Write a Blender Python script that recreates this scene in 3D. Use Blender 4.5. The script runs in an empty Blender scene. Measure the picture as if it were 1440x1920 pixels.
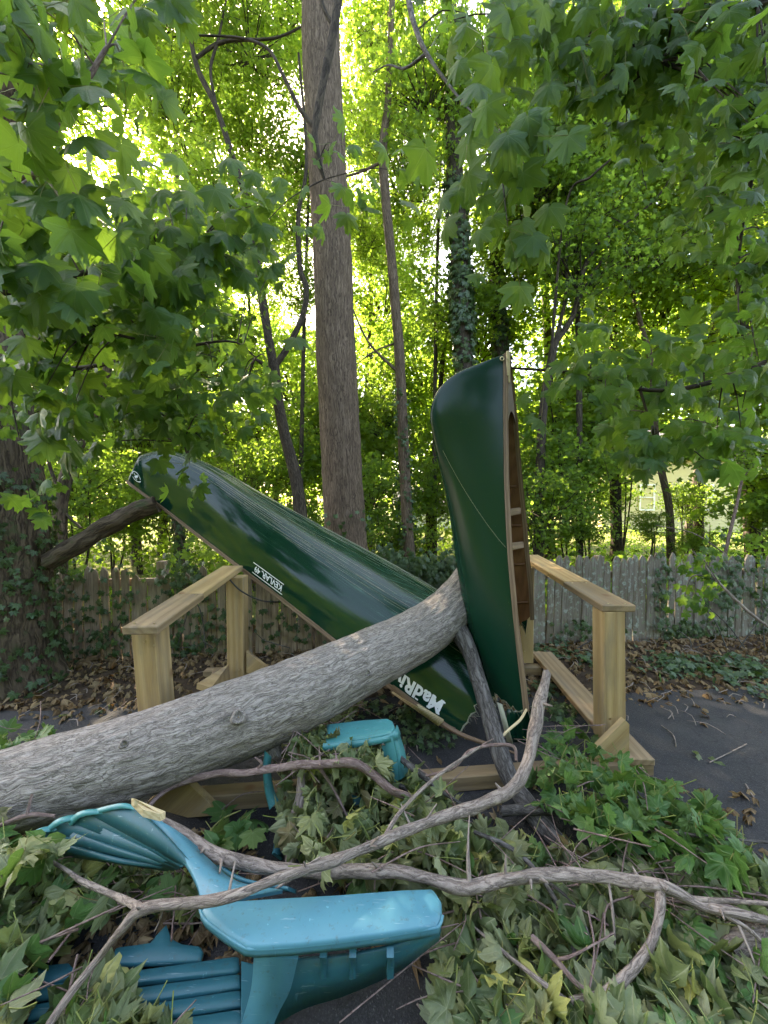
import bpy, bmesh, math, random
import numpy as np
from mathutils import Vector, Matrix, noise

# ------------------------------------------------------------------ camera, sky, sun, exposure
S = bpy.context.scene
C = bpy.data.collections.new("scene_objects"); S.collection.children.link(C)
F = 700.0
PITCH = math.radians(1.64)
CAM = np.array([0.0, 0.0, 1.6])
cd = bpy.data.cameras.new("camera"); cam = bpy.data.objects.new("camera", cd); S.collection.objects.link(cam)
cd.sensor_fit = 'VERTICAL'; cd.sensor_height = 36.0; cd.lens = 36.0 * F / 1920.0
cd.clip_start = 0.05; cd.clip_end = 500
cam.location = CAM; cam.rotation_euler = (math.pi / 2 - PITCH, 0, 0)
S.camera = cam
SUN_AZ, SUN_EL = math.radians(-36), math.radians(41)          # towards the upper left, behind the trees
sd = Vector((math.sin(SUN_AZ) * math.cos(SUN_EL), math.cos(SUN_AZ) * math.cos(SUN_EL), math.sin(SUN_EL)))
W = bpy.data.worlds.new("World"); S.world = W; W.use_nodes = True
sky = W.node_tree.nodes.new('ShaderNodeTexSky'); sky.sky_type = 'NISHITA'; sky.sun_disc = False
sky.air_density = 1.0; sky.dust_density = 3.0; sky.ozone_density = .6
sky.sun_elevation = SUN_EL; sky.sun_rotation = SUN_AZ
bgn = W.node_tree.nodes['Background']; bgn.inputs['Strength'].default_value = 0.15
W.node_tree.links.new(sky.outputs[0], bgn.inputs[0])
sl = bpy.data.lights.new("sun", 'SUN'); sl.energy = 5.0; sl.angle = math.radians(0.55); sl.color = (1.0, 0.93, 0.80)
sun = bpy.data.objects.new("sun", sl); S.collection.objects.link(sun)
sun.rotation_euler = sd.to_track_quat('Z', 'Y').to_euler(); sun.location = (0, 0, 30)
S.view_settings.view_transform = 'Standard'; S.view_settings.look = 'None'
S.view_settings.gamma = 1.0; S.view_settings.use_curve_mapping = False
S.view_settings.exposure = 3.35
S.view_settings.use_white_balance = True; S.view_settings.white_balance_temperature = 8000; S.view_settings.white_balance_tint = 12
S.render.engine = 'CYCLES'
cy = S.cycles
cy.max_bounces = 9; cy.diffuse_bounces = 5; cy.glossy_bounces = 3; cy.transmission_bounces = 7
cy.transparent_max_bounces = 4; cy.use_denoising = True; cy.caustics_reflective = False; cy.caustics_refractive = False
cy.sample_clamp_indirect = 6.0

rnd = random.Random(7)
rng = np.random.default_rng(7)
FW = np.array([0, math.cos(PITCH), -math.sin(PITCH)]); UPV = np.array([0, math.sin(PITCH), math.cos(PITCH)])

def P(px, py, d):
    """point seen at photo pixel (px,py) at distance d along the view axis"""
    return Vector(CAM + np.array([(px - 720) / F * d, 0, 0]) - (py - 960) / F * d * UPV + d * FW)

def GP(px, py, h=0.0):
    """point at height h seen at photo pixel (px,py)"""
    r = np.array([(px - 720) / F, 0, 0]) - (py - 960) / F * UPV + FW
    t = (h - CAM[2]) / r[2]
    return Vector(CAM + r * t)

# ------------------------------------------------------------------ mesh helpers
class MB:
    def __init__(s):
        s.v = []; s.n = 0; s.loops = []; s.tot = []; s.mat = []; s.gco = []; s.tint = []; s.vein = []; s.smooth = True
    def add(s, v, faces, gco=None, mat=0, tint=0.0, vein=None):
        v = np.asarray(v, dtype=np.float32).reshape(-1, 3)
        if isinstance(faces, np.ndarray):
            s.loops.append((faces + s.n).ravel()); s.tot.append(np.full(len(faces), faces.shape[1], dtype=np.int32)); nf = len(faces)
        else:
            s.loops.append(np.array([i for f in faces for i in f], dtype=np.int64) + s.n)
            s.tot.append(np.array([len(f) for f in faces], dtype=np.int32)); nf = len(faces)
        s.mat.append(np.full(nf, mat, dtype=np.int32))
        s.v.append(v); s.n += len(v)
        s.gco.append(v if gco is None else np.asarray(gco, dtype=np.float32).reshape(-1, 3))
        s.tint.append(np.broadcast_to(np.asarray(tint, dtype=np.float32), (len(v),)).copy() if np.ndim(tint) == 0 else np.asarray(tint, dtype=np.float32))
        s.vein.append(np.zeros(len(v), dtype=np.float32) if vein is None else np.asarray(vein, dtype=np.float32))
    def mesh(s, name, mats, smooth=True):
        v = np.concatenate(s.v); lo = np.concatenate(s.loops).astype(np.int32); tt = np.concatenate(s.tot); mi = np.concatenate(s.mat)
        me = bpy.data.meshes.new(name)
        me.vertices.add(len(v)); me.vertices.foreach_set("co", v.ravel())
        me.loops.add(len(lo)); me.loops.foreach_set("vertex_index", lo)
        me.polygons.add(len(tt)); st = np.concatenate([[0], np.cumsum(tt)[:-1]]).astype(np.int32)
        me.polygons.foreach_set("loop_start", st); me.polygons.foreach_set("loop_total", tt)
        me.polygons.foreach_set("material_index", mi)
        me.polygons.foreach_set("use_smooth", np.full(len(tt), smooth, dtype=bool))
        a = me.attributes.new("gco", 'FLOAT_VECTOR', 'POINT'); a.data.foreach_set("vector", np.concatenate(s.gco).ravel())
        a = me.attributes.new("tint", 'FLOAT', 'POINT'); a.data.foreach_set("value", np.concatenate(s.tint))
        a = me.attributes.new("vein", 'FLOAT', 'POINT'); a.data.foreach_set("value", np.concatenate(s.vein))
        for m in (mats if isinstance(mats, (list, tuple)) else [mats]): me.materials.append(m)
        me.update(calc_edges=True); me.validate()
        return me
    def build(s, name, mats, parent=None, smooth=True):
        return link(name, s.mesh(name, mats, smooth), parent)

def link(name, me, parent=None):
    o = bpy.data.objects.new(name, me); C.objects.link(o)
    if parent is not None:
        o.parent = parent
        o.matrix_parent_inverse = Matrix.Translation(-parent.location) if parent.type == 'EMPTY' else Matrix()
    return o

def tag(o, label=None, cat=None, group=None, kind=None):
    if label: o['label'] = label
    if cat: o['category'] = cat
    if group: o['group'] = group
    if kind: o['kind'] = kind
    return o

def thing(name, loc, label, cat, group=None):
    o = bpy.data.objects.new(name, None); C.objects.link(o); o.location = loc; o.empty_display_size = 0.1
    return tag(o, label, cat, group)

def catmull(pts, step):
    """pts: list of arrays (any dimension); returns resampled array"""
    p = np.array(pts, dtype=float)
    if len(p) == 2:
        n = max(2, int(np.linalg.norm(p[1, :3] - p[0, :3]) / step) + 1)
        return p[0] + (p[1] - p[0]) * np.linspace(0, 1, n)[:, None]
    q = np.vstack([2 * p[0] - p[1], p, 2 * p[-1] - p[-2]]); out = []
    for i in range(len(p) - 1):
        a, b, c, d = q[i:i + 4]
        n = max(2, int(np.linalg.norm(c[:3] - b[:3]) / step) + 1)
        t = np.linspace(0, 1, n, endpoint=False)[:, None]
        out.append(.5 * (2 * b + (c - a) * t + (2 * a - 5 * b + 4 * c - d) * t ** 2 + (3 * b - a - 3 * c + d) * t ** 3))
    out.append(p[-1:]); return np.vstack(out)

def tube(mb, pts, seg=8, step=.05, amp=0.0, freq=8.0, mat=0, cap=True, flare=0.0, fine=0.0, seed=0.0, jag=0.0):
    """pts: (x,y,z,r) rows -> smooth tapered tube with a bark coordinate"""
    c = catmull([(*p[0], p[1]) for p in pts], step)
    ce = c[:, :3]; r = np.maximum(c[:, 3], 0.0005)
    n = len(ce)
    t = np.gradient(ce, axis=0); t /= np.linalg.norm(t, axis=1)[:, None] + 1e-9
    u = np.cross(t[0], [0.31, .2, .9]); u /= np.linalg.norm(u) + 1e-9
    L = np.concatenate([[0], np.cumsum(np.linalg.norm(np.diff(ce, axis=0), axis=1))])
    th = np.linspace(0, 2 * math.pi, seg, endpoint=False); ct, st = np.cos(th), np.sin(th)
    V = np.zeros((n, seg, 3)); G = np.zeros((n, seg, 3))
    for i in range(n):
        u = u - t[i] * (u @ t[i]); u /= np.linalg.norm(u) + 1e-9
        w = np.cross(t[i], u)
        rr = np.full(seg, r[i])
        if amp or fine:
            for k in range(seg):
                q = (ct[k] * r[i] * freq + seed, st[k] * r[i] * freq, L[i] * freq * .35)
                if amp: rr[k] += amp * r[i] * noise.noise(q)
                if fine: rr[k] += fine * noise.noise((ct[k] * r[i] * 45 + seed, st[k] * r[i] * 45, L[i] * 9))
        V[i] = ce[i] + (ct * rr)[:, None] * u + (st * rr)[:, None] * w
        if jag and i in (0, n - 1):
            s_ = -1 if i == 0 else 1
            V[i] += s_ * t[i] * (np.array([abs(noise.noise((k * 1.7 + seed, 3.3, 1.1))) for k in range(seg)]) * jag)[:, None]
        G[i] = np.stack([ct * r.mean(), st * r.mean(), np.full(seg, L[i])], -1) + [seed * .37, 0, 0]
    idx = np.arange(n * seg).reshape(n, seg)
    a = idx[:-1]; b = idx[1:]
    f = np.stack([a, np.roll(a, -1, 1), np.roll(b, -1, 1), b], -1).reshape(-1, 4)
    mb.add(V.reshape(-1, 3), f, G.reshape(-1, 3), mat)
    if cap:
        for i, s_ in ((0, -1), (n - 1, 1)):
            vv = np.vstack([V[i], ce[i] - s_ * t[i] * jag * .3])
            ff = [((k + 1) % seg, k, seg) if s_ < 0 else (k, (k + 1) % seg, seg) for k in range(seg)]
            mb.add(vv, ff, None, cap if (not isinstance(cap, bool)) else mat)

def frame_from(z, up):
    z = Vector(z).normalized(); x = Vector(up).cross(z).normalized(); y = z.cross(x)
    return np.array([x, y, z]).T

def plank_verts(w, h, l, bev=.004, seg=1):
    bm = bmesh.new(); bmesh.ops.create_cube(bm, size=1)
    for v in bm.verts: v.co = (v.co.x * w, v.co.y * h, (v.co.z + .5) * l)
    bmesh.ops.bevel(bm, geom=list(bm.edges), offset=bev, segments=seg, affect='EDGES', profile=.6)
    v = np.array([x.co[:] for x in bm.verts]); f = [[q.index for q in p.verts] for p in bm.faces]; bm.free()
    return v, f

def plank(name, A, B, w, h, mat, parent, up=(0, 0, 1), bev=.005):
    """board from A to B (centre line), width w across, thickness h along up"""
    A, B = Vector(A), Vector(B); l = (B - A).length
    v, f = plank_verts(w, h, l, bev); R = frame_from(B - A, Vector(up))
    # x = across, y = ~up
    mb = MB(); off = np.array([rnd.uniform(-.3, .3), rnd.uniform(-.3, .3), rnd.uniform(0, 9)])
    mb.add(v @ R.T + np.array(A), f, v + off)
    return mb.build(name, mat, parent, smooth=False)

def prism(mb, poly, nrm, thick, mat=0, gax=None):
    """extruded polygon: poly = list of 3D points"""
    n = len(poly); p = np.array(poly, float); q = p + np.array(nrm, float) * thick
    faces = [list(range(n)), list(range(2 * n - 1, n - 1, -1))] + [[(i + 1) % n, i, i + n, (i + 1) % n + n] for i in range(n)]
    v = np.vstack([p, q])
    if gax is None: g = v
    else:
        R = frame_from(gax, nrm); g = v @ R
    mb.add(v, faces, g + [rnd.uniform(-1, 1), 0.1, rnd.uniform(0, 5)], mat)

# ------------------------------------------------------------------ materials
def newmat(name):
    m = bpy.data.materials.new(name); m.use_nodes = True; nt = m.node_tree
    return m, nt, nt.nodes['Principled BSDF'], nt.links.new
def nd(nt, t, **kw):
    n = nt.nodes.new(t)
    for k, v in kw.items():
        if k in n.inputs.keys() if hasattr(n.inputs, 'keys') else False: n.inputs[k].default_value = v
        else: setattr(n, k, v)
    return n
def ramp(nt, fac, stops, interp='LINEAR'):
    r = nt.nodes.new('ShaderNodeValToRGB'); r.color_ramp.interpolation = interp
    el = r.color_ramp.elements
    while len(el) < len(stops): el.new(.5)
    for e, (p, c) in zip(el, stops): e.position = p; e.color = (*c, 1) if len(c) == 3 else c
    nt.links.new(fac, r.inputs[0]); return r.outputs[0]
def gmap(nt, scale=(1, 1, 1), attr="gco"):
    a = nt.nodes.new('ShaderNodeAttribute'); a.attribute_name = attr
    m = nt.nodes.new('ShaderNodeMapping'); m.inputs['Scale'].default_value = scale
    nt.links.new(a.outputs['Vector'], m.inputs[0]); return m.outputs[0]
def noi(nt, vec, scale, detail=4, rough=.55, dist=0.0):
    n = nt.nodes.new('ShaderNodeTexNoise'); n.inputs['Scale'].default_value = scale; n.inputs['Detail'].default_value = detail
    n.inputs['Roughness'].default_value = rough; n.inputs['Distortion'].default_value = dist
    if vec is not None: nt.links.new(vec, n.inputs['Vector'])
    return n.outputs[0]
def mix(nt, fac, a, b, mode='MIX'):
    m = nt.nodes.new('ShaderNodeMix'); m.data_type = 'RGBA'; m.blend_type = mode
    for s, x in ((0, fac), (6, a), (7, b)):
        if hasattr(x, 'default_value') or hasattr(x, 'is_linked'): nt.links.new(x, m.inputs[s])
        elif s == 0: m.inputs[0].default_value = x
        else: m.inputs[s].default_value = (*x, 1)
    return m.outputs[2]
def mth(nt, op, a, b=0.0):
    m = nt.nodes.new('ShaderNodeMath'); m.operation = op
    for i, x in enumerate((a, b)):
        if hasattr(x, 'is_linked'): nt.links.new(x, m.inputs[i])
        else: m.inputs[i].default_value = x
    return m.outputs[0]
def bump(nt, h, strength, dist, bs):
    b = nt.nodes.new('ShaderNodeBump'); b.inputs['Strength'].default_value = strength; b.inputs['Distance'].default_value = dist
    nt.links.new(h, b.inputs['Height']); nt.links.new(b.outputs[0], bs.inputs['Normal'])

def leafmat(name, stops, trans, tfac=.45, rough=.45, vein=(.25, .3, .1), vfac=.5, spec=.3):
    m, nt, bs, L = newmat(name)
    oi = nt.nodes.new('ShaderNodeObjectInfo'); at = nt.nodes.new('ShaderNodeAttribute'); at.attribute_name = 'tint'
    f = mth(nt, 'FRACT', mth(nt, 'ADD', mth(nt, 'MULTIPLY', oi.outputs['Random'], .999), at.outputs['Fac']))
    col = ramp(nt, f, stops)
    tr = mix(nt, .75, col, trans)
    nz = noi(nt, gmap(nt), 14, 3)
    col = mix(nt, mth(nt, 'MULTIPLY', nz, .35), col, (.02, .03, .008))
    av = nt.nodes.new('ShaderNodeAttribute'); av.attribute_name = 'vein'
    vf = mth(nt, 'MULTIPLY', mth(nt, 'POWER', av.outputs['Fac'], 6.0), vfac)
    col = mix(nt, vf, col, vein)
    L(col, bs.inputs['Base Color']); bs.inputs['Roughness'].default_value = rough; bs.inputs['Specular IOR Level'].default_value = spec
    tb = nt.nodes.new('ShaderNodeBsdfTranslucent'); L(tr, tb.inputs[0])
    bump(nt, mth(nt, 'ADD', mth(nt, 'MULTIPLY', nz, .5), mth(nt, 'MULTIPLY', vf, -.6)), .5, .01, bs)
    ms = nt.nodes.new('ShaderNodeMixShader'); ms.inputs[0].default_value = tfac
    L(bs.outputs[0], ms.inputs[1]); L(tb.outputs[0], ms.inputs[2]); L(ms.outputs[0], nt.nodes['Material Output'].inputs[0])
    return m

M_leaf_near = leafmat("leaf_near", [(0, (.042, .115, .034)), (.35, (.06, .15, .045)), (.7, (.048, .125, .03)), (1, (.085, .16, .04))], (.24, .42, .035), .5, .42, (.2, .3, .12), .8)
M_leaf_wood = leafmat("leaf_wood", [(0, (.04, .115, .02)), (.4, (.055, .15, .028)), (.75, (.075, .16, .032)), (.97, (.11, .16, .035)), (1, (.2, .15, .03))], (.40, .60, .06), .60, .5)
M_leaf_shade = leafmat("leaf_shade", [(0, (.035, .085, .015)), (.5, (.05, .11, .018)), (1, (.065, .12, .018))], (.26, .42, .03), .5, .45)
M_leaf_wilt = leafmat("leaf_wilted", [(0, (.06, .10, .04)), (.2, (.14, .20, .085)), (.42, (.25, .29, .15)), (.58, (.17, .20, .085)), (.74, (.32, .34, .2)), (.85, (.44, .43, .12)), (.92, (.19, .23, .12)), (1, (.17, .12, .055))], (.27, .34, .08), .3, .42, (.42, .44, .26), .75)
M_leaf_fresh = leafmat("leaf_fresh", [(0, (.04, .12, .03)), (.4, (.07, .18, .05)), (.8, (.11, .22, .07)), (1, (.14, .2, .06))], (.24, .4, .07), .32, .4, (.28, .38, .16), .75)
M_leaf_dry = leafmat("leaf_dry", [(0, (.10, .065, .035)), (.3, (.19, .12, .065)), (.55, (.30, .22, .125)), (.8, (.13, .075, .04)), (.92, (.36, .25, .13)), (1, (.08, .045, .027))], (.3, .16, .05), .2, .7, (.4, .3, .18), .4, .15)
M_ivy = leafmat("ivy_leaf", [(0, (.018, .055, .016)), (.5, (.03, .085, .024)), (.85, (.05, .11, .03)), (1, (.09, .14, .05))], (.1, .18, .02), .2, .35, (.12, .17, .08), .6, .5)
M_petiole = leafmat("petiole", [(0, (.2, .25, .06)), (.5, (.26, .3, .08)), (1, (.22, .17, .07))], (.2, .2, .05), .1)

def barkmat(name, dark, mid, light, scale, zs, bdist, rough=.9, spk=0.0, lichen=None):
    m, nt, bs, L = newmat(name)
    v = gmap(nt, (1, 1, zs))
    n2 = noi(nt, gmap(nt, (1, 1, .5)), scale * .12, 4)
    w = nt.nodes.new('ShaderNodeMapping'); w.inputs['Scale'].default_value = (1, 1, zs)
    a_ = nt.nodes.new('ShaderNodeAttribute'); a_.attribute_name = 'gco'
    wn = nt.nodes.new('ShaderNodeTexNoise'); wn.inputs['Scale'].default_value = 9; wn.inputs['Detail'].default_value = 2; L(a_.outputs['Vector'], wn.inputs['Vector'])
    wa = nt.nodes.new('ShaderNodeVectorMath'); wa.operation = 'MULTIPLY_ADD'; L(wn.outputs[1], wa.inputs[0]); wa.inputs[1].default_value = (.045, .045, .1); L(a_.outputs['Vector'], wa.inputs[2])
    L(wa.outputs[0], w.inputs[0]); v = w.outputs[0]
    n1 = noi(nt, v, scale, 5, .6, .3); n3 = noi(nt, v, scale * .5, 3, .5, .4)
    e = mth(nt, 'MINIMUM', mth(nt, 'MULTIPLY', mth(nt, 'ABSOLUTE', mth(nt, 'SUBTRACT', n3, .5)), 9.0), 1.0)
    h = mth(nt, 'ADD', mth(nt, 'MULTIPLY', n1, .62), mth(nt, 'MULTIPLY', e, .26))
    col = ramp(nt, h, [(.26, dark), (.46, mid), (.72, light)])
    col = mix(nt, ramp(nt, n2, [(.35, (0, 0, 0)), (.7, (.5, .5, .5))]), col, [x * .55 for x in mid])
    if spk:
        s = noi(nt, gmap(nt, (1, 1, .55)), scale * 2.4, 3, .7)
        col = mix(nt, mth(nt, 'MULTIPLY', ramp(nt, s, [(.55, (0, 0, 0)), (.7, (1, 1, 1))]), spk), col, [min(1, x * 1.8) for x in light])
    if lichen:
        s = noi(nt, gmap(nt), 6, 5, .7); col = mix(nt, ramp(nt, s, [(.55, (0, 0, 0)), (.66, (.8, .8, .8))]), col, lichen)
    L(col, bs.inputs['Base Color']); bs.inputs['Roughness'].default_value = rough; bs.inputs['Specular IOR Level'].default_value = .25
    bump(nt, h, 1.0, bdist, bs); return m
M_log = barkmat("bark_log", (.09, .075, .066), (.265, .228, .205), (.42, .38, .35), 150, .17, .007, .85, .4)
M_maple = barkmat("bark_maple", (.05, .034, .024), (.135, .095, .067), (.235, .175, .125), 85, .07, .012)
M_dark = barkmat("bark_dark", (.02, .016, .013), (.065, .05, .038), (.12, .095, .07), 60, .2, .01)
M_old = barkmat("bark_old", (.025, .018, .013), (.10, .072, .05), (.19, .145, .10), 60, .12, .018, lichen=(.06, .085, .035))
M_branch = barkmat("bark_branch", (.07, .055, .05), (.22, .175, .15), (.38, .32, .28), 150, .16, .004, .8, .3)
M_branch2 = barkmat("bark_branch_purple", (.09, .055, .05), (.19, .13, .115), (.3, .22, .2), 110, .3, .004, .75, .2)
M_branchd = barkmat("bark_branch_dark", (.03, .026, .025), (.095, .085, .08), (.2, .19, .18), 85, .25, .008, .85, .2)

def woodmat(name, a, b, c, sc=11, rough=.7, knots=True, grey=0.0):
    m, nt, bs, L = newmat(name)
    v = gmap(nt, (1, 1, .07))
    w = nt.nodes.new('ShaderNodeTexWave'); w.wave_type = 'RINGS'; w.rings_direction = 'Z'; w.inputs['Scale'].default_value = sc * .6
    w.inputs['Distortion'].default_value = 7; w.inputs['Detail'].default_value = 3; w.inputs['Detail Scale'].default_value = 1.2; L(v, w.inputs['Vector'])
    n = noi(nt, gmap(nt, (1, 1, .03)), 220, 3, .6)
    f = mth(nt, 'ADD', mth(nt, 'MULTIPLY', w.outputs[1], .38), mth(nt, 'MULTIPLY', n, .62))
    col = ramp(nt, f, [(.1, a), (.5, b), (.9, c)])
    bl = noi(nt, gmap(nt, (1, 1, .4)), 7, 4); col = mix(nt, ramp(nt, bl, [(.4, (0, 0, 0)), (.75, (.6, .6, .6))]), col, [x * .6 for x in b])
    if knots:
        gw = noi(nt, gmap(nt, (1, 1, .15)), 11, 5, .65); col = mix(nt, ramp(nt, gw, [(.48, (0, 0, 0)), (.68, (.55, .55, .55))]), col, (.17, .145, .115))
        vo = nt.nodes.new('ShaderNodeTexVoronoi'); vo.inputs['Scale'].default_value = 4.2; L(gmap(nt, (1, 1, .8)), vo.inputs['Vector'])
        k = ramp(nt, vo.outputs['Distance'], [(.05, (1, 1, 1)), (.13, (0, 0, 0))]); col = mix(nt, mth(nt, 'MULTIPLY', k, .75), col, (.16, .075, .035))
    L(col, bs.inputs['Base Color']); bs.inputs['Roughness'].default_value = rough; bs.inputs['Specular IOR Level'].default_value = .3
    bump(nt, f, .35, .003, bs); return m
M_lumber = woodmat("lumber", (.27, .165, .07), (.42, .285, .135), (.52, .37, .19))
M_lumber_old = woodmat("lumber_weathered", (.17, .11, .06), (.29, .20, .11), (.37, .265, .155))
M_trim = woodmat("canoe_trim", (.10, .06, .035), (.20, .13, .085), (.30, .21, .14), 40, .55, False)
M_rawwood = woodmat("raw_wood", (.45, .32, .17), (.62, .48, .28), (.72, .6, .4), 60, .7, False)

def picketmat(name, lich, k=(1, 1, 1)):
    m, nt, bs, L = newmat(name)
    n = noi(nt, gmap(nt, (1, 1, .035)), 130, 5, .65); n2 = noi(nt, gmap(nt, (1, 1, .3)), 9, 4)
    col = ramp(nt, n, [(.25, (.075 * k[0], .062 * k[1], .05 * k[2])), (.5, (.25 * k[0], .215 * k[1], .185 * k[2])), (.75, (.37 * k[0], .335 * k[1], .30 * k[2]))])
    col = mix(nt, ramp(nt, n2, [(.4, (0, 0, 0)), (.7, (.7, .7, .7))]), col, (.12, .085, .055))
    l1 = noi(nt, gmap(nt, (1, 1, .8)), 17, 6, .7)
    col = mix(nt, ramp(nt, l1, [(lich, (0, 0, 0)), (lich + .08, (.85, .85, .85))]), col, (.36, .40, .36))
    l2 = noi(nt, gmap(nt), 26, 4, .7); col = mix(nt, ramp(nt, l2, [(lich + .06, (0, 0, 0)), (lich + .12, (.8, .8, .8))]), col, (.20, .29, .16))
    L(col, bs.inputs['Base Color']); bs.inputs['Roughness'].default_value = .92; bs.inputs['Specular IOR Level'].default_value = .15
    bump(nt, n, .7, .004, bs); return m
M_picket_r = picketmat("picket_lichen", .53); M_picket_l = picketmat("picket_bare", .66, (1.45, 1.3, 1.15))

def plain(name, col, rough=.5, spec=.5, nscale=0, var=.25, metal=0, bmp=0, coat=0.0):
    m, nt, bs, L = newmat(name)
    bs.inputs['Roughness'].default_value = rough; bs.inputs['Specular IOR Level'].default_value = spec; bs.inputs['Metallic'].default_value = metal
    bs.inputs['Coat Weight'].default_value = coat; bs.inputs['Coat Roughness'].default_value = .08
    if nscale:
        n = noi(nt, gmap(nt), nscale, 5, .6)
        L(mix(nt, mth(nt, 'MULTIPLY', n, var), col, [x * .3 for x in col]), bs.inputs['Base Color'])
        if bmp: bump(nt, n, bmp, .01, bs)
    else: bs.inputs['Base Color'].default_value = (*col, 1)
    return m
M_white = plain("white_decal", (.82, .85, .86), .5)
M_black = plain("decal_black", (.01, .012, .014), .4)
M_cord = plain("black_cord", (.012, .011, .011), .5)
M_brass = plain("screw_metal", (.6, .5, .32), .35, .5, metal=1.0)
M_inner = woodmat("canoe_interior", (.09, .035, .015), (.16, .07, .03), (.22, .105, .05), 18, .45, False)
M_torn = plain("torn_fibre", (.45, .44, .33), .8, .2, 40, .5)

def canoemat(name, scr, ro):
    m, nt, bs, L = newmat(name)
    g = gmap(nt)          # gco = (metres along, metres around, side height 0..1)
    sx = nt.nodes.new('ShaderNodeSeparateXYZ'); L(g, sx.inputs[0])
    base = (.002, .031, .017)
    n0 = noi(nt, g, 3, 4); col = mix(nt, mth(nt, 'MULTIPLY', n0, .5), base, (.0018, .030, .017))
    tot = None
    for rot, sc, lo in ((.10, 130, .60), (-.05, 170, .615), (.22, 110, .63), (.04, 260, .61), (-.14, 150, .64)):
        mp = nt.nodes.new('ShaderNodeMapping'); mp.inputs['Rotation'].default_value = (0, 0, rot); mp.inputs['Scale'].default_value = (.009, 1, .1)
        L(g, mp.inputs[0]); n = noi(nt, mp.outputs[0], sc, 3, .6)
        s = ramp(nt, n, [(lo + .02, (0, 0, 0)), (lo + .04, (1, 1, 1))])
        tot = s if tot is None else mth(nt, 'MAXIMUM', tot, s)
    msk = mth(nt, 'MULTIPLY', ramp(nt, sx.outputs[2], [(.45, (.0, .0, .0)), (.8, (1, 1, 1))]), ramp(nt, noi(nt, g, 2.1, 3), [(.35, (.1, .1, .1)), (.6, (1, 1, 1))]))
    sf = mth(nt, 'MULTIPLY', tot, msk)
    col = mix(nt, mth(nt, 'MULTIPLY', sf, scr), col, (.10, .26, .17))
    spk = noi(nt, g, 60, 2, .5); col = mix(nt, ramp(nt, spk, [(.76, (0, 0, 0)), (.79, (.35, .35, .35))]), col, (.2, .32, .25))
    L(col, bs.inputs['Base Color'])
    L(mth(nt, 'ADD', mth(nt, 'MULTIPLY', sf, .3 * scr), mth(nt, 'ADD', mth(nt, 'MULTIPLY', msk, .16 * scr), ro)), bs.inputs['Roughness'])
    bs.inputs['Specular IOR Level'].default_value = .3 if scr < .1 else .42
    bump(nt, noi(nt, g, 5, 2), .04, .02, bs)
    return m
M_canoe = canoemat('canoe_green', .04, .22); M_canoe_s = canoemat('canoe_green_scratched', .6, .11)

def plastic(name, col, fade, rough=.42):
    m, nt, bs, L = newmat(name)
    g = gmap(nt); n = noi(nt, g, 5, 4); n2 = noi(nt, gmap(nt, (1, 1, .1)), 60, 4, .7)
    c = mix(nt, ramp(nt, n, [(.35, (0, 0, 0)), (.7, (.8, .8, .8))]), col, fade)
    c = mix(nt, ramp(nt, n2, [(.66, (0, 0, 0)), (.72, (.45, .45, .45))]), c, [min(1, x * 2 + .08) for x in fade])
    d = noi(nt, g, 38, 5, .75); c = mix(nt, ramp(nt, d, [(.56, (0, 0, 0)), (.72, (.6, .6, .6))]), c, (.06, .065, .045))
    sc_ = noi(nt, gmap(nt, (.08, 1, 1)), 130, 3, .6); c = mix(nt, ramp(nt, sc_, [(.66, (0, 0, 0)), (.69, (.4, .4, .4))]), c, (.3, .42, .46))
    L(c, bs.inputs['Base Color']); L(mth(nt, 'ADD', mth(nt, 'MULTIPLY', n2, .25), rough - .1), bs.inputs['Roughness'])
    bump(nt, n, .15, .01, bs); return m
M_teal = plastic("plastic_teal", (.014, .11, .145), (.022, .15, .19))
M_teal_arm = plastic("plastic_teal_faded_skylit", (.045, .19, .255), (.07, .25, .31), .44)  # sun fading and the sky's reflection, both mixed into this paler teal
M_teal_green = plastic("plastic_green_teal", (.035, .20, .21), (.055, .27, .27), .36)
M_teal_dark = plastic('plastic_teal_shaded', (.012, .085, .10), (.016, .105, .12))  # shade under the back slats, put into the colour as darker teal
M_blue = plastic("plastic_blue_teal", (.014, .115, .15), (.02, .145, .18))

def asphalt():
    m, nt, bs, L = newmat("asphalt")
    g = nt.nodes.new('ShaderNodeTexCoord').outputs['Object']
    n1 = noi(nt, g, 160, 3, .7); n2 = noi(nt, g, 2.2, 5, .6); n3 = noi(nt, g, 420, 2, .5)
    col = ramp(nt, n1, [(.3, (.010, .010, .011)), (.55, (.023, .023, .025)), (.75, (.058, .058, .061))])
    col = mix(nt, ramp(nt, n2, [(.5, (0, 0, 0)), (.75, (.55, .55, .55))]), col, (.055, .052, .05))
    col = mix(nt, ramp(nt, n3, [(.72, (0, 0, 0)), (.78, (.5, .5, .5))]), col, (.3, .28, .25))
    vo = nt.nodes.new('ShaderNodeTexVoronoi'); vo.inputs['Scale'].default_value = 95; L(g, vo.inputs['Vector'])
    st = ramp(nt, vo.outputs['Distance'], [(.1, (1, 1, 1)), (.32, (0, 0, 0))]); rc = nt.nodes.new('ShaderNodeSeparateColor'); L(vo.outputs['Color'], rc.inputs[0])
    col = mix(nt, mth(nt, 'MULTIPLY', st, mth(nt, 'MULTIPLY', rc.outputs[0], .55)), col, (.14, .135, .13))
    cw = noi(nt, g, 1.3, 4, .6); ck = ramp(nt, mth(nt, 'ABSOLUTE', mth(nt, 'SUBTRACT', cw, .5)), [(.0, (1, 1, 1)), (.006, (0, 0, 0))])
    col = mix(nt, mth(nt, 'MULTIPLY', ck, .7), col, (.008, .008, .008))
    L(col, bs.inputs['Base Color']); bs.inputs['Roughness'].default_value = .85
    bump(nt, mth(nt, 'ADD', n1, mth(nt, 'MULTIPLY', st, .6)), .7, .005, bs); return m
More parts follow.
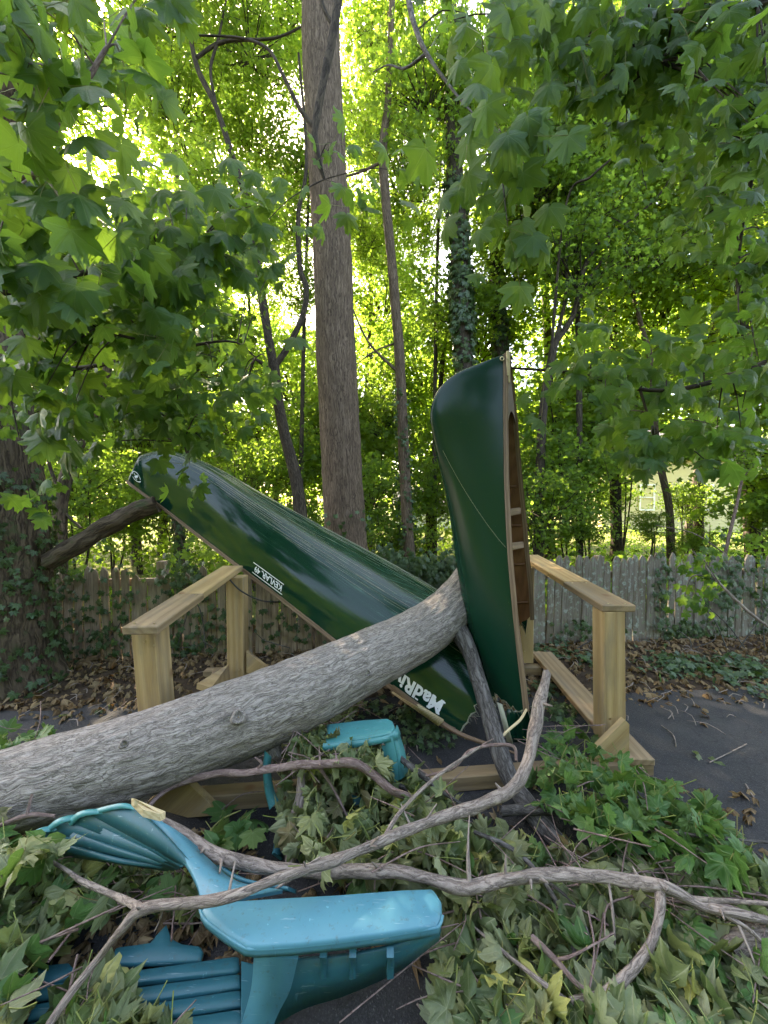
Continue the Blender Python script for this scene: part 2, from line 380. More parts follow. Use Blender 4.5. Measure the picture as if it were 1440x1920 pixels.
M_asphalt = asphalt()
def soil(name, a, b, c, sc=9):
    m, nt, bs, L = newmat(name)
    g = nt.nodes.new('ShaderNodeTexCoord').outputs['Object']
    n1 = noi(nt, g, sc, 6, .65); n2 = noi(nt, g, sc * 8, 4, .7)
    col = mix(nt, mth(nt, 'MULTIPLY', n2, .6), ramp(nt, n1, [(.3, a), (.5, b), (.7, c)]), a)
    L(col, bs.inputs['Base Color']); bs.inputs['Roughness'].default_value = .95; bs.inputs['Specular IOR Level'].default_value = .15
    bump(nt, n2, .8, .02, bs); return m
M_soil = soil("soil", (.025, .017, .012), (.06, .042, .028), (.11, .078, .05))
M_woodfloor = soil("wood_floor", (.06, .065, .02), (.13, .14, .045), (.22, .19, .09), 2)

# ------------------------------------------------------------------ leaves
PROFILE = [(0, .97), (6, .80), (12, .84), (18, .70), (26, .56), (34, .72), (40, .76), (47, .93), (54, .76), (61, .74), (69, .60), (77, .52), (90, .62), (101, .72), (113, .54), (138, .40), (164, .22)]
VEINS = {0, 47, 101}
def leaf_template(curl, droop, fold, seed, lod=0, crumple=0.0):
    prof = PROFILE if lod == 0 else [(0, .98), (12, .80), (26, .55), (46, .93), (76, .50), (101, .68), (150, .32)]
    r = random.Random(seed)
    b = [(-a, q) for a, q in reversed(prof[1:])] + list(prof)
    ang = np.radians([a for a, _ in b]); rad = np.array([q * r.uniform(.92, 1.06) for _, q in b])
    vein = np.array([1.0 if abs(a) in VEINS or abs(a) == 46 else 0.0 for a, _ in b])
    x = np.sin(ang) * rad; y = np.cos(ang) * rad
    rings = ([(0.4, vein), (0.72, vein), (1.0, vein)] if crumple else [(0.5, vein), (1.0, vein)]) if lod == 0 else [(1.0, vein)]
    V = [(0, 0)]; ve = [1.0]; f = []; n = len(b)
    for k, (sc, vv) in enumerate(rings):
        for i in range(n): V.append((x[i] * sc, y[i] * sc)); ve.append(vv[i])
    for i in range(n - 1): f.append((0, 1 + i + 1, 1 + i))
    if lod == 0:
        for q in range(len(rings) - 1):
            for i in range(n - 1):
                a, b2 = 1 + q * n + i, 1 + (q + 1) * n + i
                f += [(a, a + 1, b2 + 1), (a, b2 + 1, b2)]
    V = np.array(V); X, Y = V[:, 0].copy(), V[:, 1].copy(); R2 = X ** 2 + Y ** 2
    Z = -droop * R2 - fold * np.abs(X) * .8 + .05 * np.sin(6 * X + r.uniform(0, 6)) * np.sqrt(R2) + .05 * np.cos(5 * Y + r.uniform(0, 6)) * np.sqrt(R2)
    Z = Z - .06 * (np.array(ve) < .5) * np.sqrt(R2) * (1 + fold)
    if crumple:
        for i in range(len(Z)): Z[i] += crumple * noise.noise((X[i] * 2.6 + seed, Y[i] * 2.6, .5)) * 1.6 + crumple * .75 * noise.noise((X[i] * 6 + seed, Y[i] * 6, 3.5)) - crumple * 1.6 * R2[i] * (noise.noise((X[i] * 2 + seed, Y[i] * 2, 8.5)) + .2)
    if curl:       # roll round the length and bend the tip over
        a = X * curl; X2 = np.sin(a) / curl; Z = Z - (1 - np.cos(a)) / curl; X = X2
        cb = curl * r.uniform(.5, 1.3); a = Y * cb; Y2 = np.sin(a) / cb; Z = Z - (1 - np.cos(a)) / cb; Y = Y2
        tw = r.uniform(-.8, .8) * Y; X, Z = X * np.cos(tw) - Z * np.sin(tw), X * np.sin(tw) + Z * np.cos(tw)
    return np.stack([X, Y, Z], -1), np.array(f), np.array(ve)

NEAR_T = [leaf_template(0, .12 + .06 * i, .1 + .08 * (i % 3), 10 + i) for i in range(7)]
WILT_T = [leaf_template(.3 + .22 * (i % 5), .2, .06 + .12 * (i % 4), 40 + i, 0, .15) for i in range(14)]
LOW_T = [leaf_template(0, .2, .18, 70 + i, 1) for i in range(4)]
LOW_W = [leaf_template(1.3 + .4 * i, .25, .3, 80 + i, 1) for i in range(5)]

def scatter(mb, T, pos, tip, nrm, size, mat=0, tint=None):
    """many leaves joined: arrays of positions, tip directions, normals, sizes"""
    pos, tip, nrm = np.asarray(pos, float), np.asarray(tip, float), np.asarray(nrm, float); N = len(pos)
    size = np.broadcast_to(np.asarray(size, float), (N,))
    tip = tip / (np.linalg.norm(tip, axis=1)[:, None] + 1e-9)
    nrm = nrm - tip * (nrm * tip).sum(1)[:, None]; nrm /= np.linalg.norm(nrm, axis=1)[:, None] + 1e-9
    x = np.cross(tip, nrm); tn = rng.random(N) if tint is None else tint
    which = rng.integers(0, len(T), N)
    for k, (v, f, ve) in enumerate(T):
        i = np.where(which == k)[0]
        if not len(i): continue
        Vv = (v[None, :, 0:1] * x[i, None] + v[None, :, 1:2] * tip[i, None] + v[None, :, 2:3] * nrm[i, None]) * size[i, None, None] + pos[i, None]
        ff = (f[None] + (np.arange(len(i)) * len(v))[:, None, None]).reshape(-1, 3)
        g = np.tile(v, (len(i), 1)) + np.repeat(rng.random((len(i), 3)) * 9, len(v), 0)
        mb.add(Vv.reshape(-1, 3), ff, g, mat, np.repeat(tn[i], len(v)), np.tile(ve, len(i)))

def leaf_meshes(T, mat, nm):
    out = []
    for v, f, ve in T:
        mb = MB(); mb.add(v, f, v, 0, 0.0, ve); out.append(mb.mesh(nm, mat))
    return out
ME_near = leaf_meshes(NEAR_T, M_leaf_near, "maple_leaf")
ME_wilt = leaf_meshes(WILT_T, M_leaf_wilt, "wilted_leaf")
ME_fresh = leaf_meshes(NEAR_T + WILT_T[:5], M_leaf_fresh, "fresh_leaf")
ME_dry = leaf_meshes(WILT_T[:5] + NEAR_T[:2], M_leaf_dry, "dry_leaf")

def leaf_matrix(pos, tip, nrm, size):
    tip = Vector(tip).normalized(); nrm = Vector(nrm); nrm = (nrm - tip * nrm.dot(tip)).normalized(); x = tip.cross(nrm)
    m = Matrix((x, tip, nrm)).transposed().to_4x4() @ Matrix.Scale(size, 4); m.translation = pos; return m

def leaf_obj(me, pos, tip, nrm, size, parent, name='leaf'):
    o = bpy.data.objects.new(name, me); C.objects.link(o); m = leaf_matrix(pos, tip, nrm, size)
    if parent is not None:
        o.parent = parent; m = Matrix.Translation(-parent.location) @ m
    o.matrix_local = m
    return o

def rv(s=1.0): return Vector((rnd.gauss(0, s), rnd.gauss(0, s), rnd.gauss(0, s)))

# ------------------------------------------------------------------ ground
def sheet(name, x0, x1, y0, y1, z, nx, ny, mat, fn=None, edge=None):
    xs = np.linspace(x0, x1, nx); ys = np.linspace(y0, y1, ny); X, Y = np.meshgrid(xs, ys); Z = np.full_like(X, z)
    for i in range(ny):
        for j in range(nx):
            if edge and i == ny - 1: Y[i, j] += edge(X[i, j])
            if fn: Z[i, j] += fn(X[i, j], Y[i, j])
    idx = np.arange(nx * ny).reshape(ny, nx)
    f = np.stack([idx[:-1, :-1], idx[:-1, 1:], idx[1:, 1:], idx[1:, :-1]], -1).reshape(-1, 4)
    mb = MB(); mb.add(np.stack([X, Y, Z], -1).reshape(-1, 3), f); return tag(mb.build(name, mat), kind='structure')

def fence_y(x): return 3.93 + .08 * x
def ground_h(x, y):
    e = y - fence_y(x)
    h = -.006
    if -1.4 < e < .6: h += .05 * max(0, 1 - abs(e + .2) / .9) * (1 + .6 * noise.noise((x * 2, y * 2, 0)))
    if e > .6: h += -.03 * (e - .6) * min(1, (e - .6) / 3) * (1 if e < 12 else 0) - (.34 if e >= 12 else 0) + .06 * noise.noise((x * .7, y * .7, 3))
    return h
ys_ = [(-60, -8, 6), (-8, 2, 10)]
g1 = sheet("ground", -90, 90, -60, 2.0, -.008, 20, 20, M_soil)
g2 = sheet("soil_strip", -14, 14, 2.0, 4.9, 0, 180, 50, M_soil, ground_h)
g3 = sheet("woodland_floor", -90, 90, 4.88, 160, -.02, 120, 120, M_woodfloor, lambda x, y: ground_h(x, y) if y < 40 else -.36)
drive = sheet("asphalt_driveway", -30, 30, -30, 3.0, 0.004, 240, 60, M_asphalt, None,
              lambda x: .05 * x + .09 * noise.noise((x * 1.3, 0, 5)) + .05 * noise.noise((x * 5, 2, 5)) if abs(x) < 9 else 0)

# ------------------------------------------------------------------ far house and shed
M_siding = plain("house_siding", (.62, .55, .30), .7, .3, 3, .1)
M_roof = plain("house_roof", (.16, .15, .15), .9, .2, 30, .5)
M_trimw = plain("house_trim", (.8, .8, .78), .6)
M_glass = plain("house_glass", (.05, .07, .09), .08, .6)
def box(mb, x0, x1, y0, y1, z0, z1, mat=0):
    v = [(x, y, z) for x in (x0, x1) for y in (y0, y1) for z in (z0, z1)]
    mb.add(v, [(0, 1, 3, 2), (4, 6, 7, 5), (0, 4, 5, 1), (2, 3, 7, 6), (0, 2, 6, 4), (1, 5, 7, 3)], None, mat)
def bld(name, x0, x1, y0, y1, z0, z1, ridge, mat, label, wins):
    t = thing(name, ((x0 + x1) / 2, (y0 + y1) / 2, z0), label, 'house')
    mb = MB()
    n = int((z1 - z0) / .19)
    for k in range(n):       # overlapping boards on the side that shows
        a = z0 + (z1 - z0) * k / n; b = z0 + (z1 - z0) * (k + 1) / n
        mb.add([(x0, y0 - .035, a), (x1, y0 - .035, a), (x1, y0 - .005, b), (x0, y0 - .005, b)], [(0, 1, 2, 3)])
    box(mb, x0, x1, y0, y1, z0, z1); mb.add([(x0, y0, z1), (x0, y1, z1), (x0, (y0 + y1) / 2, ridge)], [(0, 1, 2)]); mb.add([(x1, y0, z1), (x1, y1, z1), (x1, (y0 + y1) / 2, ridge)], [(0, 2, 1)])
    mb.build('wall', mat, t, False)
    mb = MB(); ym = (y0 + y1) / 2
    for s in (-1, 1):
        ye = y0 - .4 if s < 0 else y1 + .4; ze = z1 - .2
        p = [(x0 - .3, ye, ze), (x1 + .3, ye, ze), (x1 + .3, ym, ridge + .05), (x0 - .3, ym, ridge + .05)]
        prism(mb, p, (0, 0, 1), .1)
    mb.build('roof', M_roof, t, False)
    for wx, wz, ww, wh in wins:
        f = MB(); e = .1
        for a in ((wx - e, wx + ww + e, wz - e, wz), (wx - e, wx + ww + e, wz + wh, wz + wh + e), (wx - e, wx, wz, wz + wh), (wx + ww, wx + ww + e, wz, wz + wh), (wx, wx + ww, wz + wh / 2 - .03, wz + wh / 2 + .03)):
            box(f, a[0], a[1], y0 - .09, y0 + .02, a[2], a[3])
        fo = f.build('window', M_trimw, t, False)
        pn = MB(); box(pn, wx, wx + ww, y0 - .05, y0 - .04, wz, wz + wh); q = pn.build('pane', M_glass, fo, False); q.parent = fo; q.matrix_parent_inverse = Matrix.Translation(-t.location); fo_m = fo
    return t
hd = 24.0
bld('house', P(1130, 900, hd).x, P(1130, 900, hd).x + 13, hd, hd + 9, -.4, 4.4, 7.2, M_siding, "pale yellow clapboard house glimpsed through the leaves behind the lichen covered pickets",
    [(P(1200, 900, hd).x, 1.1, .8, 1.5), (P(1310, 900, hd).x, 1.1, .8, 1.5), (P(1400, 900, hd).x, 1.1, .8, 1.5)])
M_shed = plain("shed_wall", (.6, .6, .58), .7, .3, 3, .1)
bld('shed', P(745, 960, 27).x, P(865, 960, 27).x, 27, 31, -.4, 1.5, 2.6, M_shed, "small pale shed glimpsed between the slim ivy trunk and the upright canoe", [(P(800, 960, 27).x, .3, .8, .7)])

# ------------------------------------------------------------------ trees
def crown_mesh(seed, rx, rz, nspray, nleaf, size, mat, T=LOW_T, flat=.3, name="foliage"):
    r = np.random.default_rng(seed); mb = MB(); pos = []; tip = []; nr = []; tw = MB()
    k = 0
    while k < nspray:
        p = r.normal(size=3); p /= np.linalg.norm(p); p *= r.random() ** .45
        if noise.noise((p[0] * 1.9 + seed, p[1] * 1.9, p[2] * 1.9)) < -.12: continue
        c = p * [rx, rx, rz]; k += 1
        ax = r.normal(size=3) * [1, 1, .35]; ax /= np.linalg.norm(ax); sp = r.uniform(.3, .62) * (rx / 1.8) ** .5
        n = int(nleaf * r.uniform(.5, 1.4)); side = np.cross(ax, [0, 0, 1.]); side /= np.linalg.norm(side) + 1e-9
        q = c + r.normal(size=(n, 1)) * ax * sp + r.normal(size=(n, 1)) * side * sp * .7 + r.normal(size=(n, 3)) * [0, 0, sp * flat]
        pos.append(q); o = r.normal(size=(n, 3)) * .8 + (q - c) * 1.2 + [0, 0, -.55]; tip.append(o)
        nr.append(r.normal(size=(n, 3)) * .75 + [0, 0, .8])
        tube(mb, [(c - ax * sp * 1.5 - np.array([0, 0, .15]), .011 * rx / 1.8), (c, .007), (c + ax * sp * 1.3 + np.array([0, 0, -.1]), .002)], 3, .4, mat=1, cap=False)
        if r.random() < .5: tube(mb, [(c * .25 + [0, 0, -rz * .5], .022), (c * .6 + [0, 0, -rz * .25] + r.normal(size=3) * .1, .016), (c, .008)], 4, .5, mat=1, cap=False)
    pos = np.vstack(pos); sz = size * r.uniform(.6, 1.25, len(pos))
    scatter(mb, T, pos, np.vstack(tip), np.vstack(nr), sz)
    return mb.mesh(name, [mat, M_dark])
CR = [crown_mesh(100 + i, 1.8, 1.35, 60, 60, .098, M_leaf_wood) for i in range(4)]
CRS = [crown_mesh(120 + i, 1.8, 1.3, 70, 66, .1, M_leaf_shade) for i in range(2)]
CRF = [crown_mesh(140 + i, 3.2, 2.6, 100, 60, .15, M_leaf_wood) for i in range(3)]

def tree(label, trunk, mat, group=None, limbs=(), crowns=(), ivy=0, ivy_top=99, seg=14, step=.12, amp=.12, name='maple_tree', fine=0.0):
    base = trunk[0][0]
    t = thing(name, Vector(base), label, 'tree', group)
    mb = MB(); tube(mb, trunk, seg, step, amp, 5, fine=fine, seed=rnd.uniform(0, 50)); mb.build('trunk', mat, t)
    for L in limbs:
        mb = MB(); tube(mb, L, max(6, seg // 2), step, amp, 9, seed=rnd.uniform(0, 50)); mb.build('limb', mat, t)
    for (c, me, sc, rz) in crowns:
        o = bpy.data.objects.new('crown', me); C.objects.link(o); o.parent = t; o.matrix_local = Matrix.Translation(Vector(c) - t.location) @ Matrix.Rotation(rz, 4, 'Z') @ Matrix.Diagonal((*((sc,) * 3), 1))
    if ivy:
        mb = MB(); c = catmull([(*p[0], p[1]) for p in trunk], .05); pos = []; nr = []
        c = c[c[:, 2] < ivy_top]
        D_IVY = ivy
        for _ in range(ivy):
            q = c[int(len(c) * rnd.random() ** 1.15)]; a = rnd.uniform(-math.pi, math.pi)
            if noise.noise((q[2] * 2.2, a, q[0])) < -.2: continue
            n = Vector((math.cos(a), math.sin(a), 0)); rr = q[3] + rnd.uniform(.01, .09)
            pos.append(Vector(q[:3]) + n * rr); nr.append(n + Vector((0, 0, .5)) + rv(.35))
        scatter(mb, LOW_T, pos, [Vector((rnd.gauss(0, .6), rnd.gauss(0, .6), -1)) for _ in pos], nr, rng.uniform(.03, .06, len(pos)) * (1.7 if D_IVY > 1500 else 1))
        tag(mb.build('ivy', M_ivy, t), kind='stuff')
    return t

def PR(px, py, d, r): return (P(px, py, d), r)
def CRW(px, py, d, sc, i, kind='w'):
    me = {'w': CR, 's': CRS, 'f': CRF}[kind]; return (P(px, py, d), me[i % len(me)], sc, rnd.uniform(0, 6.28))

def gp_at(px, d, z=-.1):      # foot of a trunk
    p = P(px, 940, d); return Vector((p.x, p.y, z))

# the big grey trunk behind the canoe
D = 4.9
tree("tall straight grey barked maple rising behind the tilted canoe half",
     [(gp_at(668, D), .36), PR(655, 1080, D, .30), PR(648, 1000, D, .272), PR(640, 850, D, .262), PR(632, 700, D, .258), PR(622, 450, D, .25), PR(605, 150, D, .245), PR(600, -40, D, .24), PR(590, -500, D, .2), PR(580, -1000, D, .12)],
     M_maple, crowns=[CRW(350, -420, 5.5, 1.1, 0), CRW(560, -800, 6, 1.3, 2)], ivy=260, ivy_top=1.5, seg=40, step=.03, amp=.05, fine=.008)
# forked slender tree to its left
D = 6.2
tree("slender dark tree forking into two limbs, left of the tall straight trunk",
     [(gp_at(575, D), .13), PR(560, 930, D, .105), PR(535, 820, D, .092), PR(520, 740, D, .09), PR(513, 680, D, .09)], M_dark,
     limbs=[[PR(513, 690, D, .085), PR(498, 600, D, .075), PR(485, 520, D, .07), PR(468, 400, D, .06), PR(435, 290, D, .05), PR(405, 200, D, .045), PR(365, 110, D, .04), PR(345, -40, D, .03)],
            [PR(513, 690, D, .06), PR(540, 650, D, .055), PR(568, 590, D, .05), PR(574, 540, D, .05), PR(562, 500, D, .045), PR(560, 400, D, .04), PR(575, 300, D, .03), PR(560, 100, D, .02)],
            [PR(515, 700, D, .035), PR(480, 675, D, .03), PR(440, 672, D, .02), PR(380, 640, D, .01)],
            [PR(405, 200, D, .03), PR(395, 130, D, .025), PR(410, 70, D, .02), PR(430, -30, D, .012)],
            [PR(365, 110, D, .03), PR(420, 78, D, .03), PR(520, 70, D, .02), PR(600, 30, D, .012)]],
     crowns=[CRW(440, 380, 6.6, .55, 1), CRW(330, 190, 7.2, .6, 2), CRW(470, 60, 6.8, .55, 3)], ivy=120, ivy_top=1.2, seg=12, step=.05)
# slim trunk to its right with ivy foot
D = 6.6
tree("slim leaning trunk with ivy on its lower half, right of the tall straight trunk",
     [(gp_at(775, D), .14), PR(765, 1000, D, .10), PR(757, 850, D, .095), PR(748, 650, D, .09), PR(735, 500, D, .085), PR(724, 380, D, .08), PR(718, 280, D, .075), PR(728, 180, D, .06), PR(735, 0, D, .05)], M_maple,
     limbs=[[PR(748, 700, D, .03), PR(690, 640, D, .02), PR(655, 560, D, .012), PR(640, 500, D, .006)], [PR(750, 640, D, .02), PR(700, 660, D, .015), PR(660, 690, D, .008)], [PR(726, 300, D, .03), PR(650, 330, D, .02), PR(610, 310, D, .01)]],
     crowns=[CRW(760, 330, 7.4, .6, 0), CRW(800, 150, 7, .7, 1), CRW(860, 560, 8, .6, 2)], ivy=900, ivy_top=3.6, seg=12, step=.06)
# ivy clad trunks behind the upright canoe
D = 7.2
tree("thick trunk wholly clad in dark ivy, seen above the left edge of the upright canoe",
     [(gp_at(880, D), .2), PR(872, 700, D, .17), PR(865, 560, D, .17), PR(858, 420, D, .165), PR(850, 280, D, .16), PR(845, 100, D, .13), PR(845, -200, D, .1)], M_dark,
     crowns=[CRW(900, 150, 7.6, .8, 1), CRW(990, 420, 8, .7, 3), CRW(800, -150, 7.6, .9, 2)], ivy=3600, ivy_top=7.8, seg=12)
D = 8.6
tree("ivy clad trunk standing right behind the tip of the upright canoe",
     [(gp_at(950, D), .2), PR(945, 800, D, .17), PR(940, 640, D, .16), PR(930, 480, D, .15), PR(935, 200, D, .1)], M_dark, crowns=[CRW(960, 540, 9, .7, 0), CRW(1040, 250, 9, .9, 2)], ivy=1800, ivy_top=6.5, seg=10)
# big old trunk at the left edge with its torn limb stub
D = 3.25
lt = tree("thick old ivy grown trunk at the left end of the picket fence",
     [(gp_at(40, D), .34), PR(34, 1220, D, .28), PR(30, 1100, D, .25), PR(26, 980, D, .235), PR(15, 850, D, .21), PR(0, 700, D, .20), PR(-15, 560, D, .2), PR(-30, 300, D, .21), PR(-50, 0, D, .2), PR(-80, -400, D, .15)], M_old,
     limbs=[[PR(-20, 300, D, .12), PR(30, 120, 3.1, .08), PR(70, -60, 2.9, .06)]],
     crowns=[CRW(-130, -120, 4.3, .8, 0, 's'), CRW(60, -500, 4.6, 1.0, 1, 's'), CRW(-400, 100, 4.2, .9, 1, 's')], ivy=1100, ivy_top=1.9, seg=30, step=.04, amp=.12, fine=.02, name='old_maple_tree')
mb = MB(); tube(mb, [PR(92, 1052, 3.25, .075), PR(130, 1030, 3.28, .078), PR(200, 988, 3.35, .082), PR(250, 962, 3.4, .08), PR(291, 946, 3.44, .075)], 18, .03, .18, 14, fine=.02, jag=.06, seed=4, cap=True)
tag(mb.build('limb_stub', M_old, lt), "torn limb stub reaching under the canoe tip")
# leaning stems at left
D = 4.6
tree("thin leaning stem just right of the old ivy grown trunk",
     [(gp_at(105, D), .1), PR(112, 990, D, .085), PR(118, 920, D, .075), PR(140, 850, D, .07), PR(165, 800, D, .062), PR(200, 700, D, .05), PR(215, 560, D, .04), PR(230, 380, D, .03)], M_old,
     limbs=[[PR(120, 930, D, .03), PR(95, 880, D, .02), PR(80, 800, D, .012)], [PR(88, 920, D, .02), PR(120, 960, D, .018), PR(152, 990, D, .015)]],
     crowns=[CRW(170, 560, 5.0, .6, 0, 's'), CRW(330, 640, 5.2, .55, 1, 's')], seg=10, step=.06)
D = 6.5
for q in range(1):
    tree("mossy short trunk in the sunlit gap under the canoe bow",
         [(gp_at(352, D), .09), PR(340, 1020, D, .075), PR(330, 970, D, .07), PR(318, 850, D, .06), PR(330, 700, D, .05), PR(360, 560, D, .04)], M_old, crowns=[CRW(340, 620, 7.0, .55, 3)], ivy=500, ivy_top=1.5, seg=10)
# right side saplings
D = 7.8
tree("spindly trunk with a bare leaning top in the right hand woods",
     [(gp_at(1262, D), .085), PR(1255, 960, D, .075), PR(1240, 880, D, .07), PR(1230, 820, D, .065), PR(1222, 690, D, .055), PR(1205, 620, D, .05), PR(1192, 570, D, .045), PR(1170, 480, D, .03)], M_maple,
     crowns=[CRW(1230, 480, 8.2, .8, 0), CRW(1170, 300, 8.4, .9, 2)], seg=8)
D = 9.5
tree("trunk behind the gap of bright siding, right of the spindly one",
     [(gp_at(1310, D), .13), PR(1312, 930, D, .11), PR(1320, 800, D, .1), PR(1335, 640, D, .095), PR(1345, 560, D, .09), PR(1332, 450, D, .07), PR(1340, 250, D, .05)], M_dark,
     limbs=[[PR(1345, 590, D, .05), PR(1385, 530, D, .04), PR(1430, 440, D, .02)]], crowns=[CRW(1340, 380, 10, 1.0, 1), CRW(1430, 200, 9.4, .9, 3)], seg=8)
D = 7.0
tree("many stemmed tree with curving dark limbs left of the bright siding",
     [(gp_at(1010, D), .1), PR(1012, 900, D, .085), PR(1020, 760, D, .075), PR(1040, 640, D, .07)], M_dark,
     limbs=[[PR(1040, 645, D, .055), PR(1075, 590, D, .05), PR(1090, 520, D, .045), PR(1112, 470, D, .04), PR(1160, 430, D, .025), PR(1240, 360, D, .015), PR(1300, 250, D, .008)],
            [PR(1040, 645, D, .04), PR(1060, 560, D, .03), PR(1062, 480, D, .025), PR(1058, 400, D, .012)],
            [PR(1075, 590, D, .03), PR(1120, 500, D, .02), PR(1190, 455, D, .012), PR(1260, 440, D, .006)],
            [PR(1030, 700, D, .03), PR(1060, 390, D - .6, .02), PR(1110, 330, D - 1, .018), PR(1170, 280, D - 1.2, .014), PR(1230, 240, D - 1.2, .006)]],
     crowns=[CRW(1100, 400, 7.6, .75, 0), CRW(1010, 330, 7.2, .7, 1), CRW(1240, 260, 7.4, .8, 2)], seg=9, step=.06)
D = 6.0
tree("thin reddish sapling in front of the bright siding at far right",
     [(gp_at(1352, D), .03), PR(1362, 1030, D, .026), PR(1385, 930, D, .022), PR(1395, 860, D, .02), PR(1402, 760, D, .014), PR(1410, 660, D, .008)], M_branch2,
     limbs=[[PR(1362, 1040, D, .012), PR(1300, 1000, D, .01), PR(1230, 985, D, .006)], [PR(1390, 900, D, .01), PR(1430, 850, D, .005)]], crowns=[CRW(1330, 830, 6.4, .38, 1), CRW(1440, 700, 6.6, .5, 2)], seg=7)
# plain woodland trees: near, mid and far rows
spots = [  # px, d, trunk r, crowns [(px,py,scale,kind)]
    (60, 9.0, .14, [(40, 420, 1.0, 'w'), (150, 760, .8, 'w'), (-60, 700, .9, 'w'), (120, 130, .9, 'w')]),
    (255, 10.5, .12, [(250, 720, .9, 'w'), (330, 520, .8, 'w'), (130, 560, .9, 'w')]),
    (455, 11.5, .1, [(440, 800, .9, 'w'), (560, 720, .8, 'w'), (380, 860, .9, 'w')]),
    (690, 11, .1, [(690, 760, .85, 'w'), (720, 560, .7, 'w'), (640, 860, .9, 'w')]),
    (800, 10, .11, [(800, 700, .8, 'w'), (830, 860, .8, 'w'), (900, 620, .8, 'w')]),
    (1030, 9.6, .12, [(1040, 780, .9, 'w'), (980, 900, .8, 'w'), (1090, 600, .9, 'w'), (1100, 160, 1.1, 'w')]),
    (1160, 9.2, .12, [(1150, 720, .9, 'w'), (1080, 880, .7, 'w'), (1230, 560, .9, 'w'), (1200, 60, 1.1, 'w')]),
    (300, 12.5, .12, [(255, 360, .9, 'w'), (360, 270, .9, 'w'), (300, 90, .8, 'w'), (340, 430, .8, 'w'), (475, 450, .75, 'w')]),
    (480, 13.5, .06, [(440, 190, .7, 'w'), (400, 470, .6, 'w'), (520, 340, .5, 'w'), (500, 560, .5, 'w')]),
    (690, 12.5, .12, [(690, 420, .8, 'w'), (680, 200, .8, 'w'), (740, 500, .6, 'w')]),
    (560, 8.4, .05, [(548, 300, .42, 'w'), (545, 420, .38, 'w'), (572, 540, .34, 'w'), (500, 120, .45, 'w'), (470, 250, .45, 'w'), (390, 90, .5, 'w'), (300, 30, .5, 'w'), (215, 130, .4, 'w'), (530, 30, .5, 'w')]),
    (815, 8.8, .05, [(820, 260, .45, 'w'), (790, 120, .5, 'w'), (700, 60, .5, 'w'), (690, 260, .45, 'w'), (800, 420, .4, 'w'), (690, 440, .4, 'w')]),
    (1090, 7.4, .06, [(1000, 240, .6, 'w'), (1130, 190, .65, 'w'), (960, 400, .55, 'w'), (1090, 500, .6, 'w'), (1200, 470, .6, 'w'), (1290, 330, .6, 'w')]),
    (1420, 8.4, .14, [(1440, 560, 1.0, 'w'), (1400, 700, .7, 'w'), (1480, 300, 1.0, 'w'), (1380, 60, 1.1, 'w')]),
    (1500, 7, .15, [(1520, 760, .9, 'w'), (1560, 500, 1.0, 'w'), (1540, 950, .7, 'w')]),
    (-120, 8, .15, [(-160, 820, .9, 'w'), (-180, 480, 1.0, 'w'), (-150, 180, 1.0, 'w')]),
    (150, 16, .16, [(120, 840, .8, 'f'), (240, 640, .8, 'f'), (0, 600, .9, 'f')]),
    (360, 19, .16, [(340, 820, .9, 'f'), (430, 640, .8, 'f')]),
    (520, 20, .16, [(520, 860, .8, 'f'), (560, 700, .8, 'f')]),
    (690, 21, .16, [(660, 840, .9, 'f'), (730, 640, .9, 'f')]),
    (860, 18, .16, [(850, 760, .8, 'f'), (960, 840, .8, 'f')]),
    (1060, 17, .16, [(1050, 800, .8, 'f'), ]),
    (1290, 16, .16, [(1260, 640, .9, 'f'), ]),
    (1480, 15, .16, [(1500, 640, 1.0, 'f'), ]),
    (-80, 15, .16, [(-80, 760, 1.0, 'f'), ]),
]
wlab = ["left of the old ivy grown trunk, seen through the near branches", "straight above the torn limb stub", "behind the right limb of the forked dark tree", "right beside the tall straight trunk, further back", "behind the slim ivy footed trunk", "right behind the upright canoe gunwale", "behind the right rack rail", "under the bright gap where the sun comes through", "behind the left limb of the forked dark tree", "between the tall straight trunk and the slim leaning one", "thin and close, filling the gap left of the tall straight trunk", "thin and close, between the slim leaning trunk and the ivy clad one", "close behind the many stemmed dark tree", "behind the dark branch at the right edge", "past the right edge above the pickets", "past the left edge behind the old trunk", "far back over the left end of the fence", "far back behind the canoe bow", "far back left of the tall straight trunk", "far back right of the tall straight trunk", "far back left of the upright canoe", "far back above the right rack rail", "far back above the spindly trunk", "far back at the right edge", "far back at the left edge"]
for i, (px, d, r, cs) in enumerate(spots):
    top = P(px + rnd.uniform(-40, 40), min(c[1] for c in cs), d)
    b = gp_at(px, d, -.35); m_ = b.lerp(top, .5) + Vector((rnd.uniform(-.3, .3), 0, 0))
    tree("sunlit woodland maple " + wlab[i], [(b, r * 1.2), (m_, r * .85), (top, r * .4)], M_dark, "woodland maples beyond the fence",
         crowns=[CRW(c[0], c[1], d + rnd.uniform(-.6, .9), c[2] * (1.15 if c[3] == 'w' else 1.2), i + k, c[3]) for k, c in enumerate(cs)], seg=8, step=.6)
